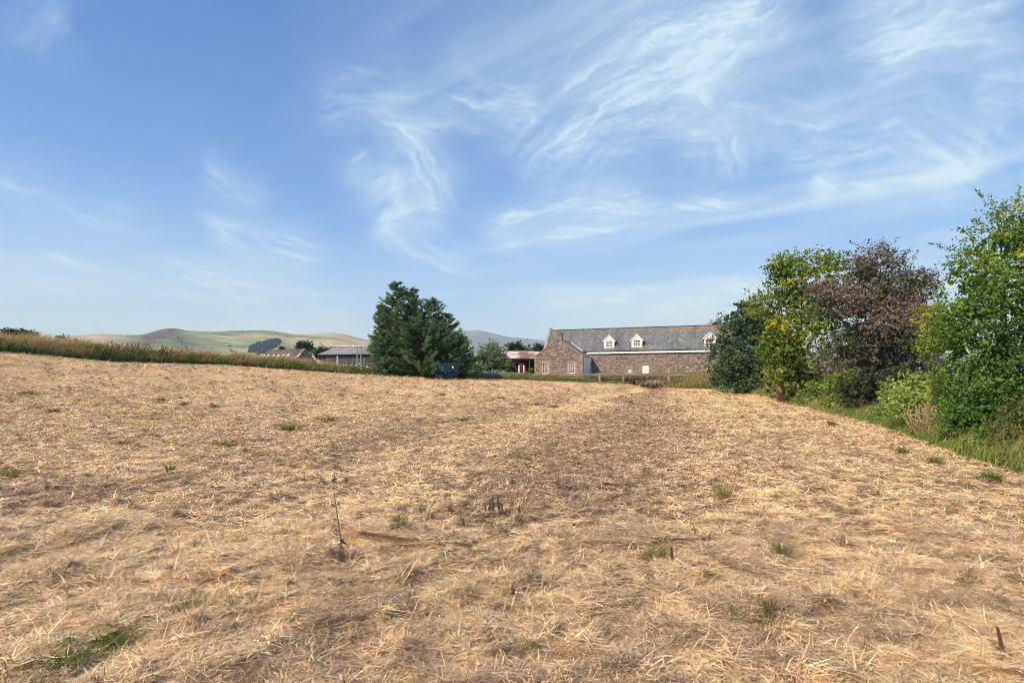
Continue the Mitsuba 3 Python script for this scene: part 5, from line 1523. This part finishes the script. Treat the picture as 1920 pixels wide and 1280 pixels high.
TUFTS = ['olive tuft far out, straight before the pale bush right of the conifer', 'olive tuft at the far left, below the bank of nettles', 'olive tuft left of the yellow-green tuft in the middle distance', 'olive tuft far out before the rusty shed',
         'green-tinged tuft far out before the metal tank', 'olive tuft right of the yellow-green tuft in the middle distance', 'green-tinged tuft far out, left of three in a row', 'olive tuft far out, middle of three in a row',
         'olive tuft far out, right of three in a row', 'green-tinged tuft before the copper beech at the field edge', 'olive tuft far out before the white plank door', 'olive tuft in the left middle field above the bright green tuft',
         'green-tinged tuft in the middle field in line with the conifer', 'olive tuft near the lime shrub at the right field edge', 'olive tuft far out before the gabled wing', 'green-tinged tuft far out before the grey barn']
for i, (px, py) in enumerate(((940, 748), (100, 772), (232, 834), (1005, 760), (830, 742), (620, 790), (300, 752), (345, 760), (400, 765), (1560, 800), (1180, 756), (420, 838), (870, 790), (1690, 850), (1040, 765), (640, 742))):
    tuft(TUFTS[i], px, py, .32, .2, 150, OG + ([VG[0]] if i % 3 == 0 else []), 520 + i, 'small olive tufts out on the field')


def stalk(label, px, py, top, lean=0.0, r=.006, group=None, leaf_at=None, seed=0, cols=(.14, .085, .05)):
    rng = np.random.default_rng(seed)
    g = ground_at(px, py)
    g[2] = field_z(np.array([g[0]]), np.array([g[1]]))[0] - .02
    h = (py - top) / F * g[1] + .02
    k = free('dock_stalk')
    t = np.linspace(0, 1, 7)[:, None]
    path = g + np.array([lean * h, 0, h]) * t + np.sin(t * 4) * rng.normal(0, .012, 3) * h
    m = tube(path, np.linspace(r, r * .6, 7), 6, np.array(cols) * rng.uniform(.8, 1.2))
    put(k + '__stem', m[:2], 'mat_vc', m[2], True)
    n = 26
    u = rng.random(n) ** 1.5 * (.55 if leaf_at is None else .3)
    c = np.stack([np.interp(u, t[:, 0], path[:, j]) for j in range(3)], 1)
    a = np.stack([rng.normal(0, 1, n), rng.normal(0, 1, n), rng.uniform(-1.2, .4, n)], 1)
    s = rng.uniform(.012, .04, n) * (1.0 if h < .3 else 1.4)
    q = leaves(c + nrm(a) * s[:, None] * .8, a, rng.normal(0, 1, (n, 3)), s, s * .3, vary(rng, n, [[.16, .10, .065], [.11, .07, .05], [.22, .15, .09]], jit=.2))
    if leaf_at is not None:
        b = np.stack([np.interp(np.array(leaf_at), t[:, 0], path[:, j]) for j in range(3)], 1)
        a = np.stack([rng.choice([-1, 1], len(b)), rng.normal(0, .3, len(b)), rng.uniform(0, .6, len(b))], 1)
        s = np.full(len(b), .028)
        q = cat([q, leaves(b + nrm(a) * .026, a, rng.normal(0, .5, (len(b), 3)) + [0, -1, 0], s, s * .45, vary(rng, len(b), [[.12, .13, .05], [.16, .11, .06]]))])
    put(k + '__leaf', q[:2], 'mat_vc', q[2])
    labels[k + '__leaf'] = {'kind': 'stuff'}
    tag(k, label, 'dry stalk', group)


stalk('tall thin brown dock stalk standing alone left of centre', 642, 1050, 925, -.12, .0065, leaf_at=[.42, .58, .78, .8, .36], seed=1)
stalk('dark broken stem stump in the bottom right corner', 1882, 1252, 1196, -.18, .012, seed=2, cols=(.12, .07, .045))
stalk('thick dark brown dock stump in the right centre', 1258, 1066, 1028, .03, .016, seed=3, cols=(.08, .05, .035))
for i, (px, py, tp) in enumerate(((925, 965, 930), (938, 967, 927), (908, 960, 936), (916, 968, 942), (945, 966, 945), (972, 968, 945))):
    stalk(['dark broken dock stem, tall and right of the middle in the centre clump', 'dark broken dock stem leaning left, tallest of the centre clump', 'dark broken dock stem, leftmost of the centre clump', 'dark broken dock stem leaning right in the left half of the centre clump', 'dark broken dock stem leaning left on the right of the centre clump', 'short dark broken dock stem set apart right of the centre clump'][i], px, py, tp, [-.05, -.12, .1, .15, -.2, .05][i], .015, 'broken dock stems in the centre clump', seed=10 + i, cols=(.10, .062, .045))
STEMS = ['short stem right of the green and straw tuft, first of two', 'short stem between that tuft and the centre dock clump', 'short stem rising out of the green and straw tuft', 'short stem just behind the left of the centre dock clump',
         'short stem behind the dock clump, left of a close three', 'short stem behind the dock clump, middle of a close three', 'short stem behind the dock clump, right of a close three', 'short stem beyond the tall stalk, left of three', 'short stem beyond the tall stalk, middle of three', 'short stem beyond the tall stalk, right of three',
         'tallest of four short stems beyond the thick dock stump', 'leftmost of four short stems beyond the thick dock stump', 'third of four short stems beyond the thick dock stump', 'rightmost of four short stems beyond the thick dock stump',
         'short stem far behind the dock clump, left of a pair', 'short stem far behind the dock clump, right of a pair', 'short stem alone low in the middle foreground', 'short upright stem in the lower left foreground', 'short stem left of the thick dock stump', 'short stem on the brown strip, farthest of its kind',
         'short stem on the brown strip, left of the pale tuft', 'short stem just beyond the yellow-green tuft right of the strip', 'short stem right of the brown strip, rightmost of all']
for i, (px, py, tp) in enumerate(((803, 1004, 976), (863, 988, 968), (760, 998, 962), (843, 962, 940), (1042, 915, 890), (1048, 920, 897), (1062, 912, 892), (570, 905, 890), (600, 910, 893), (626, 909, 890), (1308, 1012, 985), (1288, 1014, 998), (1328, 1018, 1002), (1350, 1002, 985),
                                  (990, 915, 900), (1000, 918, 898), (955, 1130, 1105), (415, 1120, 1102), (1130, 1040, 1020), (1240, 900, 886), (1170, 905, 890), (1330, 915, 902), (1395, 905, 894))):
    stalk(STEMS[i], px, py, tp, float(rngw.uniform(-.35, .35)), .008, 'short broken stems out on the field', seed=40 + i)

# ------------------------------------------------------------------ the air
scene['haze_air'] = {'type': 'homogeneous', 'albedo': {'type': 'rgb', 'value': [.95, .95, .95]}, 'sigma_t': {'type': 'rgb', 'value': [5.0e-5, 7.5e-5, 1.2e-4]}}
scene['haze'] = {'type': 'cube', 'bsdf': {'type': 'null'}, 'interior': {'type': 'ref', 'id': 'haze_air'}, 'to_world': T().translate([0, 0, 472]).scale([11500, 11500, 490])}
labels['haze'] = {'label': 'thin summer haze that fades the far hills to blue', 'category': 'haze', 'kind': 'stuff'}
